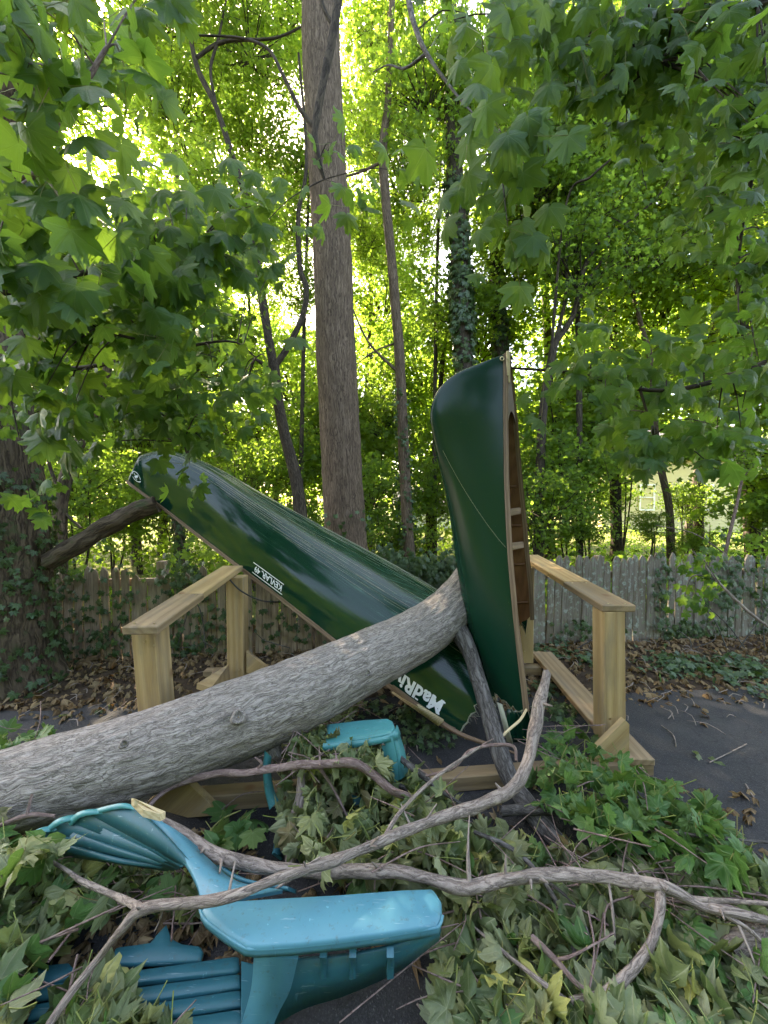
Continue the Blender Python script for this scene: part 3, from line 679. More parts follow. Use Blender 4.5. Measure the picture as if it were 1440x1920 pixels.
# far wood that closes the view, and an unseen one added behind the camera
def wood_mass(name, n, x0, x1, y0, y1, z1, size, mat, gap=-.12):
    pos = []
    while len(pos) < n:
        x, y = rnd.uniform(x0, x1), rnd.uniform(y0, y1); z = z1 * rnd.random() ** .8
        if noise.noise((x * .22, y * .22, z * .3)) < gap or z > z1 * (.75 + .35 * noise.noise((x * .15, 4, 1))): continue
        pos.append((x, y, z - .3))
    mb = MB(); scatter(mb, LOW_T, pos, rng.normal(size=(n, 3)) + [0, 0, -.6], rng.normal(size=(n, 3)) * .8 + [0, 0, .7], rng.uniform(.6, 1.3, n) * size)
    tag(mb.build(name, mat), kind='stuff')
wood_mass('far_wood', 24000, -48, 48, 31, 44, 13, .34, M_leaf_wood)
wood_mass('added_wood_behind', 52000, -30, 26, -16, -11, 14.5, .5, M_leaf_shade, -.6)  # put in so the canoe hulls have something dark to reflect
# shrubs that fill the gap over the fence
shr = [(140, 900, 6.0, .5), (60, 990, 5.6, .35), (215, 960, 7.5, .55), (330, 930, 8.5, .6), (440, 900, 8, .6), (540, 860, 9.0, .6), (470, 1000, 7, .45), (700, 920, 8.0, .5), (740, 1000, 7.2, .4), (800, 930, 8.5, .55), (720, 780, 9.5, .6), (1010, 950, 6.6, .45), (1060, 880, 7.4, .55), (1090, 985, 7.2, .3), (1170, 800, 8.5, .4), (1215, 985, 7.8, .22), (1445, 960, 7, .26), (1300, 1015, 7.5, .2), (1480, 900, 8, .6), (260, 820, 9, .6), (560, 990, 8.4, .5), (620, 780, 10, .7), (1110, 740, 9, .6), (1290, 940, 9, .32), (1150, 930, 10, .34)]
where = ["beside the old ivy grown trunk", "low over the left end of the fence", "behind the torn limb stub", "in the sunny gap under the canoe bow", "between the bow and the forked dark tree", "behind the fork of the dark tree", "just over the tilted keel line", "against the right side of the tall straight trunk", "low behind the ivy hump on the fence", "left of the upright canoe edge", "high between the tall trunk and the slim ivy trunk", "right against the upright canoe gunwale", "behind the right rack rail", "low left of the bright siding", "above the left part of the pale house", "in front of the pale house window", "at the right edge over the pickets", "low over the pickets near the reddish sapling", "outside the right edge by the house", "over the bow of the tilted half", "right behind the foot of the forked tree", "high behind the tall straight trunk", "above the right rack rail, high up", "before the middle window of the pale house", "before the left corner of the pale house"]
for k, ((px, py, d, sc), wh) in enumerate(zip(shr, where)):
    c = P(px, py, d); b = Vector((c.x, c.y, ground_h(c.x, c.y) - .05)); t = thing('shrub', b, "sunlit leafy shrub " + wh, 'shrub', 'shrubs beyond the fence')
    for q in range(3):
        mb = MB(); e = c + Vector((rnd.uniform(-.4, .4), rnd.uniform(-.3, .3), rnd.uniform(0, .4))); tube(mb, [(b + Vector((rnd.uniform(-.1, .1), 0, 0)), .022), (b.lerp(e, .5) + Vector((rnd.uniform(-.15, .15), 0, 0)), .015), (e, .006)], 5, .3); mb.build('stem', M_dark, t)
    me = CR[k % 4]; o = bpy.data.objects.new('crown', me); C.objects.link(o); o.parent = t; o.matrix_local = Matrix.Translation(c - b) @ Matrix.Rotation(rnd.uniform(0, 6.28), 4, 'Z') @ Matrix.Scale(sc, 4)
# undergrowth beyond the fence
mb = MB(); pos = []
for _ in range(22000):
    y = 4.6 + 19 * rnd.random() ** 1.4; x = rnd.uniform(-1.25, 1.25) * y
    n_ = noise.noise((x * .8, y * .8, 2))
    if n_ < -.15: continue
    h = max(.15, .5 + .9 * n_) * (1.0 + .03 * y)
    if x / y > .55 and y > 9: h *= .5
    pos.append((x, y, ground_h(x, min(y, 30)) + h * rnd.random() ** .7))
N = len(pos)
scatter(mb, LOW_T, pos, rng.normal(size=(N, 3)) + [0, 0, -.5], rng.normal(size=(N, 3)) * .7 + [0, -.2, .8], rng.uniform(.045, .11, N))
tag(mb.build('undergrowth', M_leaf_wood), kind='stuff')

# ------------------------------------------------------------------ picket fence
def picket_mesh(seed, mat, w=.076, h=1.0, th=.018, point=True):
    r = random.Random(seed); pts = []
    ez = [0, .2, .4, .6, .8, .93]
    Lp = [(-w / 2 + r.uniform(-.003, .003), z * h) for z in ez]; Rp = [(w / 2 + r.uniform(-.003, .003), z * h) for z in reversed(ez)]
    topz = h + r.uniform(-.012, .012)
    if point: tp = [(-w * .36, h * .965), (-w * .1, topz), (w * .1 + r.uniform(-.01, .01), topz - r.uniform(0, .01)), (w * .36, h * .965)]
    else: tp = [(-w * .42, h * .955), (-w * .1, h * (.96 - r.uniform(0, .03))), (w * .2, h * .975), (w * .42, h * (.94 - r.uniform(0, .04)))]
    o = Lp + tp + Rp; n = len(o); bow = r.uniform(-.006, .006)
    v = [(x, -th / 2 + bow * math.sin(z * 3), z) for x, z in o] + [(x, th / 2 + bow * math.sin(z * 3), z) for x, z in o]
    # front and back as quads pairing both edges so that the bow bends cleanly
    f = []
    k = len(ez)
    for s, off in ((0, 0), (1, n)):
        for i in range(k - 1):
            q = (off + i, off + i + 1, off + n - 2 - i, off + n - 1 - i); f.append(q if s else q[::-1])
        q = tuple(off + x for x in range(k - 1, n - k + 1)); f.append(q if s else q[::-1])
    f += [(i, (i + 1) % n, (i + 1) % n + n, i + n) for i in range(n)]
    mb = MB(); mb.add(v, f, np.array(v) + [r.uniform(0, 9), 0, r.uniform(0, 9)]); return mb.mesh("picket", mat, False)
PKR = [picket_mesh(i, M_picket_r) for i in range(9)]; PKL = [picket_mesh(20 + i, M_picket_l, point=i % 3 != 0) for i in range(7)]
fence = thing('picket_fence', (0, fence_y(0), 0), "weathered grey wooden picket fence along the back of the driveway", 'fence')
x = -5.2; i = 0
while x < 5.6:
    w = rnd.uniform(.92, 1.08)
    right = x > .6
    me = (PKR if right else PKL)[rnd.randrange(9 if right else 7)]
    o = bpy.data.objects.new('picket', me); C.objects.link(o); o.parent = fence
    hz = (1.0 if right else .97) * rnd.uniform(.965, 1.02) + (.035 if right else 0)
    if rnd.random() < (.05 if right else .16): hz *= rnd.uniform(.78, .93)
    if -2.55 < x < -1.9: hz *= .93
    o.location = (x, fence_y(x) - fence_y(0) + rnd.uniform(-.004, .004), -.03); o.rotation_euler = (rnd.uniform(-.015, .015), rnd.gauss(0, .014), math.atan(.08) + rnd.uniform(-.05, .05))
    o.scale = (w, 1, hz)
    gap = rnd.choice((.003, .006, .01, .014)) if right else rnd.choice((.004, .008, .014, .02))
    x += .076 * w + gap; i += 1
for z in (.28, .78):
    plank('rail', (-5.3, fence_y(-5.3) + .045, z), (5.7, fence_y(5.7) + .045, z), .045, .075, M_picket_l, fence)
for x in (-4.6, -2.3, 0.1, 2.45, 4.9):
    plank('post', (x, fence_y(x) + .115, -.1), (x, fence_y(x) + .115, .98), .085, .085, M_picket_l, fence, up=(0, 1, 0))

# ------------------------------------------------------------------ canoe rack (two trestles on beams)
rack = thing('canoe_rack', GP(750, 1480, 0), "new yellow lumber canoe rack with two sloping top boards on square posts", 'rack')
def beam(name, A, B, w, h, mat=M_lumber, up=(0, 0, 1)): return plank(name, A, B, w, h, mat, rack, up)
# right trestle
fr, fl = P(1190, 1133, 2.23), P(1131, 1136, 2.19); bl = P(992, 1048, 3.55); br = P(1012, 1044, 3.6)
A = (fr + fl) / 2; B = (bl + br) / 2
Bm = A.lerp(B, .38)
beam('top_board', A - Vector((0, 0, .022)), Bm - Vector((0, 0, .022)), .198, .042, M_lumber_old)
beam('top_board', Bm.lerp(B, .004) - Vector((0, 0, .0185)), B.lerp(A, -.12) - Vector((0, 0, .022)), .192, .042)
pf = P(1149, 1260, 2.29); pb = P(984, 1150, 3.42)
zf = A.lerp(B, (pf.y - A.y) / (B.y - A.y)).z - .046; zb = A.lerp(B, (pb.y - A.y) / (B.y - A.y)).z - .046
beam('post', (pf.x - .015, pf.y, .135), (pf.x - .035, pf.y, zf), .128, .128, up=(0, 1, 0))
beam('post', (pb.x, pb.y, .135), (pb.x, pb.y, zb), .12, .12, up=(0, 1, 0))
b0 = (GP(1225, 1422, .13) + GP(1168, 1424, .13)) / 2; b1 = (GP(1005, 1226, .13) + GP(1034, 1226, .13)) / 2
beam('base_board', b0 + Vector((0, 0, -.02)), b1 + (b1 - b0) * .04 + Vector((0, 0, -.02)), .19, .04, M_lumber_old)
# left trestle
fl2, fr2 = P(232, 1173, 1.845), P(293, 1176, 1.822); bk = P(434, 1062, 3.1)
A2 = (fl2 + fr2) / 2; B2 = bk
Bm2 = A2.lerp(B2, .42)
beam('top_board', A2 - Vector((0, 0, .022)), Bm2 - Vector((0, 0, .022)), .17, .042, M_lumber_old)
beam('top_board', Bm2.lerp(B2, .004) - Vector((0, 0, .0185)), B2.lerp(A2, -.03) - Vector((0, 0, .022)), .165, .042)
qf = P(282, 1260, 2.02); qb = P(446, 1180, 2.98)
zf = A2.lerp(B2, (qf.y - A2.y) / (B2.y - A2.y)).z - .046; zb = A2.lerp(B2, (qb.y - A2.y) / (B2.y - A2.y)).z - .046
beam('post', (qf.x + .04, qf.y + .02, .135), (qf.x - .01, qf.y + .02, zf), .13, .125, up=(.05, 1, 0))
beam('post', (qb.x, qb.y, .135), (qb.x, qb.y, zb), .13, .12, up=(0, 1, 0))
c0 = GP(330, 1478, .11); c1 = GP(404, 1270, .13)
beam('base_board', Vector((c0.x - .02, c0.y, .11)), Vector((c1.x, c1.y + .2, .11)), .19, .04, M_lumber_old)
# beams on the ground
e0 = GP(345, 1530, 0); e1 = GP(1226, 1458, 0)
beam('ground_beam', (e0.x, e0.y + .045, .047), (e1.x, e1.y + .045, .047), .085, .084, M_lumber_old)
e0 = GP(380, 1278, 0); e1 = GP(1016, 1270, 0)
beam('ground_beam', (e0.x, e0.y + .045, .052), (e1.x, e1.y + .045, .052), .085, .075, M_lumber_old)
# braces
def gusset(pts, d, th, mat=M_lumber, ax=(.7, 0, .7)):
    mb = MB(); prism(mb, [P(px, py, d) for px, py in pts], (0, 1, 0), th, 0, ax); return mb.build('brace', mat, rack, False)
gusset([(1110, 1412), (1172, 1350), (1180, 1358), (1179, 1432), (1118, 1436)], 2.165, .036)
gusset([(272, 1510), (333, 1450), (414, 1528), (352, 1533)], 1.86, .04)
gusset([(462, 1222), (500, 1252), (500, 1268), (462, 1262)], 2.93, .036)
mb = MB(); prism(mb, [P(368, 1292, 2.75), P(428, 1255, 2.92), P(430, 1280, 2.92), P(395, 1300, 2.75)], (.1, .1, 1), .04, 0, (1, 0, 0)); mb.build('brace', M_lumber, rack, False)
def screw_heads(pts, n):
    for p_ in pts:
        mb = MB(); p_ = Vector(p_); n_ = Vector(n); tube(mb, [(p_ - n_ * .004, .0055), (p_ + n_ * .0015, .0055)], 8, .01); mb.build('screw', M_brass, rack)
for a_, b_, u_ in ((A, Bm, .05), (A, Bm, .93), (A2, Bm2, .07), (A2, Bm2, .94)):
    c_ = a_.lerp(b_, u_); screw_heads([c_ + Vector((-.05, 0, .0)), c_ + Vector((.05, 0, .0))], (0, 0, 1))
screw_heads([(pf.x - .05, pf.y - .066, .30), (pf.x + .01, pf.y - .066, .27), (qf.x + .0, qf.y - .045, .86), (qf.x + .05, qf.y - .045, .84), (pb.x - .02, pb.y - .062, .25), (qb.x + .03, qb.y - .062, .28)], (0, -1, 0))
mb = MB(); tube(mb, [(P(430, 1086, 2.86), .006), (P(452, 1108, 2.86), .006), (P(490, 1126, 2.95), .006), (P(530, 1128, 3.1), .006), (P(580, 1120, 3.25), .006)], 8, .02)
tag(mb.build('black_cord', M_cord), "black cord sagging from the rear left rack post to under the canoe", 'cord')

# ------------------------------------------------------------------ broken canoe halves
class Hull:
    """loft between a near gunwale, a far gunwale and a keel line"""
    def __init__(s, near, far, keel, n=2.4):
        s.N = catmull(near, .02) if False else np.array(near, float); s.Fr = np.array(far, float); s.K = np.array(keel, float); s.n = n
    def ev(s, A, t):
        A_ = np.asarray(A); m = len(A_); t = np.clip(np.asarray(t, float), 0, 1) * (m - 1)
        i = np.clip(t.astype(int), 0, m - 2); u = (t - i)[..., None]
        q = np.vstack([2 * A_[0] - A_[1], A_, 2 * A_[-1] - A_[-2]]); a, b, c, d = q[i], q[i + 1], q[i + 2], q[i + 3]
        return .5 * (2 * b + (c - a) * u + (2 * a - 5 * b + 4 * c - d) * u ** 2 + (3 * b - a - 3 * c + d) * u ** 3)
    def at(s, t, ph, shrink=0.0):
        t, ph = np.broadcast_arrays(np.asarray(t, float), np.asarray(ph, float))
        N, Fa, K = s.ev(s.N, t), s.ev(s.Fr, t), s.ev(s.K, t); c = (N + Fa) / 2; w = (N - Fa) / 2; h = K - c
        n = s.n * np.clip(.62 + t * 1.6, 0, 1)
        cc = np.sign(np.cos(ph)) * np.abs(np.cos(ph)) ** (2 / n); ss = np.abs(np.sin(ph)) ** (2 / n)
        if shrink:
            lw = np.linalg.norm(w, axis=-1); lh = np.linalg.norm(h, axis=-1)
            cc = cc * np.clip(1 - shrink / np.maximum(lw, 1e-4), .02, 1); ss = ss * np.clip(1 - shrink / np.maximum(lh, 1e-4), .02, 1)
        return c + cc[..., None] * w + ss[..., None] * h
    def shell(s, tmax, nt=90, nph=48, rag=None, shrink=0.0):
        ph = np.linspace(0, math.pi, nph); u = np.linspace(0, 1, nt) ** 1.0
        tm = np.array([tmax + (rag(p) if rag else 0) for p in ph]); Tt = u[:, None] ** 1.15 * tm[None]
        Pp = np.broadcast_to(ph, Tt.shape); V = s.at(Tt, Pp, shrink)
        al = np.concatenate([np.zeros((1, nph)), np.cumsum(np.linalg.norm(np.diff(V, axis=0), axis=2), 0)])
        ar = np.concatenate([np.zeros((nt, 1)), np.cumsum(np.linalg.norm(np.diff(V, axis=1), axis=2), 1)], 1)
        G = np.stack([al, ar, np.sin(Pp) ** (1.0)], -1)
        idx = np.arange(nt * nph).reshape(nt, nph)
        f = np.stack([idx[:-1, :-1], idx[:-1, 1:], idx[1:, 1:], idx[1:, :-1]], -1).reshape(-1, 4)
        return V, G, f
    def side_map(s, t0, tmax, flipside=False):
        """returns fn(along metres, down metres)->(point, normal) on the near side, along measured from t0"""
        ts = np.linspace(0, tmax, 400); ph = np.linspace(0.02, 1.4, 120)
        line = s.at(ts, .35); L = np.concatenate([[0], np.cumsum(np.linalg.norm(np.diff(line, axis=0), axis=1))]); L0 = np.interp(t0, ts, L)
        def fn(a, dwn):
            t = np.interp(L0 + a, L, ts); col = s.at(np.full(120, t), ph); dd = np.concatenate([[0], np.cumsum(np.linalg.norm(np.diff(col, axis=0), axis=1))])
            p_ = np.interp(dwn, dd, ph); q = s.at(t, p_); e = 1e-3
            n = np.cross(s.at(t + e, p_) - q, s.at(t, p_ + e) - q); n /= np.linalg.norm(n)
            if n @ (CAM - q) < 0: n = -n
            return q, n
        return fn
def V3(l): return [P(*p) for p in l]

def canoe(hull, tmax, name, label, ragfun, deck_t, ribs, thw, far_tmax=None, mat=None):
    base = hull.at(tmax, 1.0); t = thing(name, Vector(base), label, 'canoe')
    V, G, f = hull.shell(tmax, 110, 56, ragfun); mb = MB(); mb.add(V.reshape(-1, 3), f, G.reshape(-1, 3))
    mb.build('hull', mat or M_canoe, t)
    Vi, Gi, fi = hull.shell(tmax * .998, 60, 40, ragfun, .012); mb = MB(); mb.add(Vi.reshape(-1, 3), fi[:, ::-1], Vi.reshape(-1, 3)); mb.build('inner_hull', M_inner, t)
    # torn pale edge between the skins
    e0 = V[-1]; e1 = hull.shell(tmax * .998, 60, 56, ragfun, .012)[0][-1]; n = len(e0)
    out = e0 + (e0 - V[-4]) / (np.linalg.norm(e0 - V[-4], axis=1)[:, None] + 1e-9) * (.004 + .012 * rng.random(n))[:, None]
    mb = MB(); idx = np.arange(n - 1); mb.add(np.vstack([e0, out, e1]), np.vstack([np.stack([idx, idx + 1, idx + 1 + n, idx + n], -1), np.stack([idx + n, idx + n + 1, idx + 1 + 2 * n, idx + 2 * n], -1)])); mb.build('torn_edge', M_torn, t)
    mb = MB()
    for k in range(70):
        i_ = rnd.randrange(len(e0)); b_ = Vector(e0[i_]); d_ = Vector(out[i_] - e0[i_]).normalized() + rv(.45); l_ = rnd.uniform(.008, .045)
        tube(mb, [(b_, .0016), (b_ + d_ * l_ * .5, .0012), (b_ + d_ * l_ + Vector((0, 0, -.3 * l_)), .0005)], 3, .02, cap=False)
    tag(mb.build('torn_fibres', M_torn, t), kind='stuff')
    # gunwales: rectangular strips swept along both edges
    for which, tm in ((hull.N, tmax), (hull.Fr, far_tmax or tmax)):
        ts = np.linspace(0, tm, 70); c = hull.ev(which, ts); mid = (hull.ev(hull.N, ts) + hull.ev(hull.Fr, ts)) / 2
        kd = hull.ev(hull.K, ts) - mid; kd = kd / (np.linalg.norm(kd, axis=1)[:, None] + 1e-6); kd[:4] = kd[4]
        od = c - mid; od = od - kd * (od * kd).sum(1)[:, None]; od = od / (np.linalg.norm(od, axis=1)[:, None] + 1e-6); od[:6] = od[6]
        rows = []
        for a, b in ((.012, -.008), (.012, .024), (-.014, .024), (-.014, -.008)): rows.append(c + od * a + kd * b)
        Vg = np.stack(rows, 1); n = len(ts); idx = np.arange(n * 4).reshape(n, 4); L = np.concatenate([[0], np.cumsum(np.linalg.norm(np.diff(c, axis=0), axis=1))])
        ff = np.stack([idx[:-1], np.roll(idx[:-1], -1, 1), np.roll(idx[1:], -1, 1), idx[1:]], -1).reshape(-1, 4)
        gg = np.stack([np.tile([0, .02, .02, 0], n), np.tile([0, 0, .03, .03], n), np.repeat(L, 4)], -1) + [.2, .1, 0]
        mb = MB(); mb.add(Vg.reshape(-1, 3), ff, gg); mb.add(Vg[0], [(0, 1, 2, 3)]); mb.add(Vg[-1], [(3, 2, 1, 0)])
        mb.build('gunwale', M_trim, t, False)
    # deck plate at the tip
    ts = np.linspace(0, deck_t, 26); a = hull.ev(hull.N, ts); b = hull.ev(hull.Fr, ts); us = np.linspace(.04, .96, 9)
    cut = np.array([1 - .13 * (1 - (2 * u - 1) ** 2) for u in us])
    DV = np.zeros((26, 9, 3))
    for j, u in enumerate(us):
        tj = ts * cut[j]; DV[:, j] = hull.ev(hull.N, tj) * (1 - u) + hull.ev(hull.Fr, tj) * u
    idx = np.arange(26 * 9).reshape(26, 9); ff = np.stack([idx[:-1, :-1], idx[:-1, 1:], idx[1:, 1:], idx[1:, :-1]], -1).reshape(-1, 4)
    gg = np.zeros((26, 9, 3)); gg[..., 0] = us * .2; gg[..., 2] = (ts * 2.5)[:, None]
    mb = MB(); mb.add(DV.reshape(-1, 3), ff, gg.reshape(-1, 3) + [.3, .1, 0]); mb.build('deck', M_trim, t)
    for tt in thw:
        p0 = Vector(hull.ev(hull.N, [tt])[0]); p1 = Vector(hull.ev(hull.Fr, [tt])[0]); k = Vector(hull.ev(hull.K, [tt])[0]) - (p0 + p1) / 2; k.normalize()
        plank('thwart', p0.lerp(p1, .04) + k * .03, p0.lerp(p1, .96) + k * .03, .05, .02, M_trim, t, up=k)
    mbr = MB()
    for tt in ribs:
        q = [hull.at(tt, p_, .02) for p_ in np.linspace(.05, math.pi - .05, 18)]
        tube(mbr, [(x, .009) for x in q], 5, .2, cap=False)
    if ribs: mbr.build('rib', M_inner, t)
    return t

# upright half, bow up
RN = V3([(950, 663, 2.570), (950, 672, 2.568), (950, 692, 2.56), (950, 725, 2.55), (950, 770, 2.53), (951, 830, 2.50), (952, 900, 2.46), (955, 970, 2.42), (959, 1040, 2.385), (965, 1110, 2.35), (972, 1180, 2.32), (980, 1250, 2.295), (986, 1300, 2.28), (991, 1350, 2.265)])
RF = V3([(953, 662, 2.578), (954.5, 671, 2.59), (957, 690, 2.62), (961, 720, 2.66), (966, 765, 2.71), (971, 825, 2.76), (977, 895, 2.81), (984, 965, 2.85), (990, 1035, 2.885), (997, 1105, 2.91), (1000, 1170, 2.94), (1001, 1230, 2.96), (1001, 1280, 2.98), (1000, 1320, 3.0)])
RK = V3([(948, 663, 2.574), (908, 678, 2.60), (858, 699, 2.63), (824, 728, 2.66), (808, 772, 2.68), (815, 830, 2.71), (832, 900, 2.72), (847, 970, 2.73), (858, 1040, 2.74), (869, 1110, 2.75), (880, 1180, 2.76), (895, 1250, 2.76), (914, 1300, 2.74), (944, 1340, 2.70)])
HR = Hull(RN, RF, RK, 2.3)
def ragR(ph): return -.035 + .05 * noise.noise((ph * 2.2, 1.3, 0)) + .035 * noise.noise((ph * 17, 4, 0)) - .16 * max(0, (ph - 2.0)) 
cr = canoe(HR, .975, 'broken_canoe_half', "dark green canoe half standing upright on its broken end, bow in the air", ragR, .36, [.48, .56, .64, .72], [.53, .60], .76)
# screws, grommet and nose cap on the bow
for px, py in ((951.5, 673), (951.5, 703)):
    mb = MB(); c = Vector(P(px, py, 2.545)); tube(mb, [(c, .005), (c + Vector((0, -.012, 0)), .005)], 10, .01); mb.build('screw', M_brass, cr)
mb = MB(); th = np.linspace(0, 2 * math.pi, 17); mp = HR.side_map(.09, .9)
ring = []
c_ = P(941, 673, 2.556)
tube(mb, [(c_ + Vector((math.cos(a) * .012, -.004, math.sin(a) * .012)), .004) for a in th], 6, .004, cap=False); mb.build('grommet', M_brass, cr)
mb = MB(); q0, q1 = P(952.5, 658, 2.556), P(953, 718, 2.552)
plank('nose_cap', q0, q1, .026, .014, M_rawwood, cr, up=(0, -1, 0))
# a long pale scratch
mb = MB(); mp = None
tube(mb, [(Vector(HR.at(t_, p_)) + Vector((0, 0, 0)), .0009) for t_, p_ in zip(np.linspace(.40, .60, 14), np.linspace(.95, .05, 14))], 4, .02, cap=False); mb.build('scratch', M_torn, cr)

# tilted half, keel up, resting on the left trestle
LN = V3([(239, 905, 3.60), (243, 908, 3.59), (250, 913, 3.57), (262, 922, 3.55), (280, 935, 3.52), (315, 961, 3.46), (370, 1004, 3.36), (450, 1066, 3.18), (530, 1127, 3.02), (610, 1190, 2.87), (690, 1256, 2.72), (765, 1316, 2.59), (830, 1360, 2.49), (880, 1385, 2.42)])
wv = np.array([.30, .85, .36]); hb = [0.002, .006, .012, .022, .045, .09, .15, .23, .30, .35, .38, .395, .40, .40]
LF = [Vector(np.array(p) + wv / np.linalg.norm(wv) * 2 * b) for p, b in zip(LN, hb)]
LKpx = [(240, 903, 3.60), (243, 893, 3.60), (249, 880, 3.60), (258, 862, 3.61), (270, 852, 3.61), (318, 846, 3.60), (395, 876, 3.55), (490, 935, 3.45), (580, 990, 3.35), (665, 1040, 3.24), (745, 1087, 3.12), (815, 1130, 3.02), (875, 1170, 2.93), (925, 1200, 2.85)]
HL = Hull(LN, LF, V3(LKpx), 2.9)
def ragL(ph): return .0 + .06 * noise.noise((ph * 2.5, 7.3, 0)) + .035 * noise.noise((ph * 17, 2, 0)) + .02 * math.sin(ph)
cl = canoe(HL, .955, 'broken_canoe_half', "scratched dark green canoe half tilted keel up over the left trestle", ragL, .3, [], [.6], None, M_canoe_s)
mb = MB()
for _ in range(85):
    t0_ = rnd.uniform(.12, .85); ln_ = rnd.uniform(.05, .3); p0_ = rnd.uniform(.95, 2.2); sl_ = rnd.gauss(.25, .3)
    tt_ = np.linspace(t0_, min(.94, t0_ + ln_), 12)
    tube(mb, [(Vector(HL.at(t_, p0_ + sl_ * (t_ - t0_) + .02 * math.sin(9 * (t_ - t0_)))) , rnd.uniform(.0005, .0013)) for t_ in tt_], 4, .05, cap=False)
tag(mb.build('scratches', M_torn, cl), kind='stuff')

# lettering on the tilted half
def flat_text(body, size, shear=0.0, offset=0.0, spacing=1.0):
    cu = bpy.data.curves.new("lettering", 'FONT'); cu.body = body; cu.size = size; cu.shear = shear; cu.offset = offset; cu.space_character = spacing; cu.resolution_u = 3
    o = bpy.data.objects.new("lettering", cu); C.objects.link(o)
    dg = bpy.context.evaluated_depsgraph_get(); dg.update(); me = o.evaluated_get(dg).to_mesh()
    v = np.array([x.co[:2] for x in me.vertices]); f = [list(p.vertices) for p in me.polygons]
    o.evaluated_get(dg).to_mesh_clear(); bpy.data.objects.remove(o); bpy.data.curves.remove(cu)
    return v, f
def rects(L): 
    v = []; f = []
    for (x0, y0, x1, y1, w) in L:
        d = np.array([x1 - x0, y1 - y0]); d = d / np.linalg.norm(d); n = np.array([-d[1], d[0]]) * w / 2; a = np.array([x0, y0]); b = np.array([x1, y1]); k = len(v)
        v += [a + n, a - n, b - n, b + n]; f.append([k, k + 1, k + 2, k + 3])
    return np.array(v), f
def stick(hull, tmax, t0, down0, items, name, mat, parent, lift=.004, sub=6):
    """items: (verts2d, faces) with x towards the bow, y towards the gunwale"""
    fn = hull.side_map(t0, tmax); mb = MB()
    for v, f in items:
        vv = []
        for x, y in v:
            q, n = fn(-x, down0 - y); vv.append(q + n * lift)
        mb.add(vv, f)
    return mb.build(name, mat, parent, False)
# KEVLAR. 49 between two white lines
v, f = flat_text("KEVLAR. 49", .06, 0, .0012, .95); wid = v[:, 0].max(); sc = .325 / wid
v = v * sc
fn = HL.side_map(0, .95)
def find_t(px, py):      # hull parameter closest to a photo pixel on the near side
    best = None; tgt = np.array([px, py])
    for t_ in np.linspace(.02, .95, 240):
        for p_ in np.linspace(.05, 1.4, 60):
            q = HL.at(t_, p_) - CAM; d = q @ FW; s_ = np.array([720 + q[0] / d * F, 960 - (q @ UPV) / d * F]); e = np.linalg.norm(s_ - tgt)
            if best is None or e < best[0]: best = (e, t_, p_)
    return best
def down_at(t_, p_):
    col = HL.at(np.full(60, t_), np.linspace(.02, p_, 60)); return np.linalg.norm(np.diff(col, axis=0), axis=1).sum()
_, tk, pk = find_t(531, 1098); dk = down_at(tk, pk)
hh = v[:, 1].max()
stick(HL, .95, tk, dk, [(v, f)], 'lettering', M_white, cl)
for y in (-.016, hh + .016):
    stick(HL, .95, tk, dk, [rects([(.36 * k / 12 - .012, y, .36 * (k + 1) / 12 - .012, y, .007) for k in range(12)])], 'decal_line', M_white, cl)
# MadRiver: heavy slanted slab letters
v, f = flat_text("MadRiver", .16, .2, .006, 1.02); sc = .52 / v[:, 0].max(); v = v * sc
_, tm_, pm_ = find_t(834, 1318); dm = down_at(tm_, pm_)
stick(HL, .95, tm_, dm, [(v, f)], 'lettering', M_white, cl)
# serif bars on the capital strokes
def bars(xs, y, w=.024, h=.010): return rects([(x, y, x + w, y, h) for x in xs])
stick(HL, .95, tm_, dm, [bars([v[:, 0].max() * q for q in (-.01, .125, .335)], .004), bars([v[:, 0].max() * q for q in (.03, .18, .36)], v[:, 1].max() * .93)], 'lettering', M_white, cl, .0045)
# round emblem near the bow: broken ring with a leaping hare
_, te, pe = find_t(256, 894); de = down_at(te, pe)
R_ = .045
arc = [(R_ * math.cos(a), R_ * math.sin(a), R_ * math.cos(a + .2), R_ * math.sin(a + .2), .007) for a in np.arange(.5, 6.2, .19) if not 2.6 < a < 3.0]
hare = [(-.02, -.02, -.004, -.004, .013), (-.006, -.008, .008, .012, .018), (.006, .008, .02, .014, .012), (.012, .016, -.004, .03, .006), (.01, -.004, .022, -.022, .007), (-.004, -.012, -.016, .004, .007)]
stick(HL, .95, te, de, [rects(arc), rects(hare)], 'emblem', M_white, cl)

# splintered gunwale lath below the torn end
mb = MB(); prism(mb, [P(735, 1300, 2.5), P(742, 1296, 2.5), P(832, 1352, 2.3), P(822, 1362, 2.3)], (0, .3, .2), .03, 0, (1, 0, -.5))
tag(mb.build('splintered_lath', M_rawwood), "pale splintered strip of canoe gunwale under the torn end of the tilted half", 'wood splinter')
mb = MB(); tube(mb, [(P(735, 1288, 2.52), .018), (P(800, 1335, 2.38), .017), (P(860, 1375, 2.25), .014), (P(930, 1400, 2.1), .01), (P(965, 1412, 2.02), .006)], 6, .05, .1)
tag(mb.build('loose_gunwale', M_trim), "dark loose gunwale strip trailing from the tilted half towards the forked branch", 'wood strip')
mb = MB(); tube(mb, [(P(987, 1330, 2.2), .007), (P(975, 1350, 2.15), .008), (P(950, 1372, 2.1), .008), (P(925, 1400, 2.06), .006)], 6, .03, .1)
tag(mb.build('bent_splinter', M_rawwood), "curved pale splinter at the foot of the upright half", 'wood splinter')
mb = MB(); prism(mb, [P(932, 1318, 2.3), P(942, 1322, 2.3), P(962, 1395, 2.22), P(950, 1390, 2.22)], (.3, 1, 0), .012, 0, (0, 0, 1))
tag(mb.build('torn_flap', M_torn), "torn pale flap of hull beside the dark branch at the foot of the upright half", 'hull fragment')
mb = MB(); gr = []
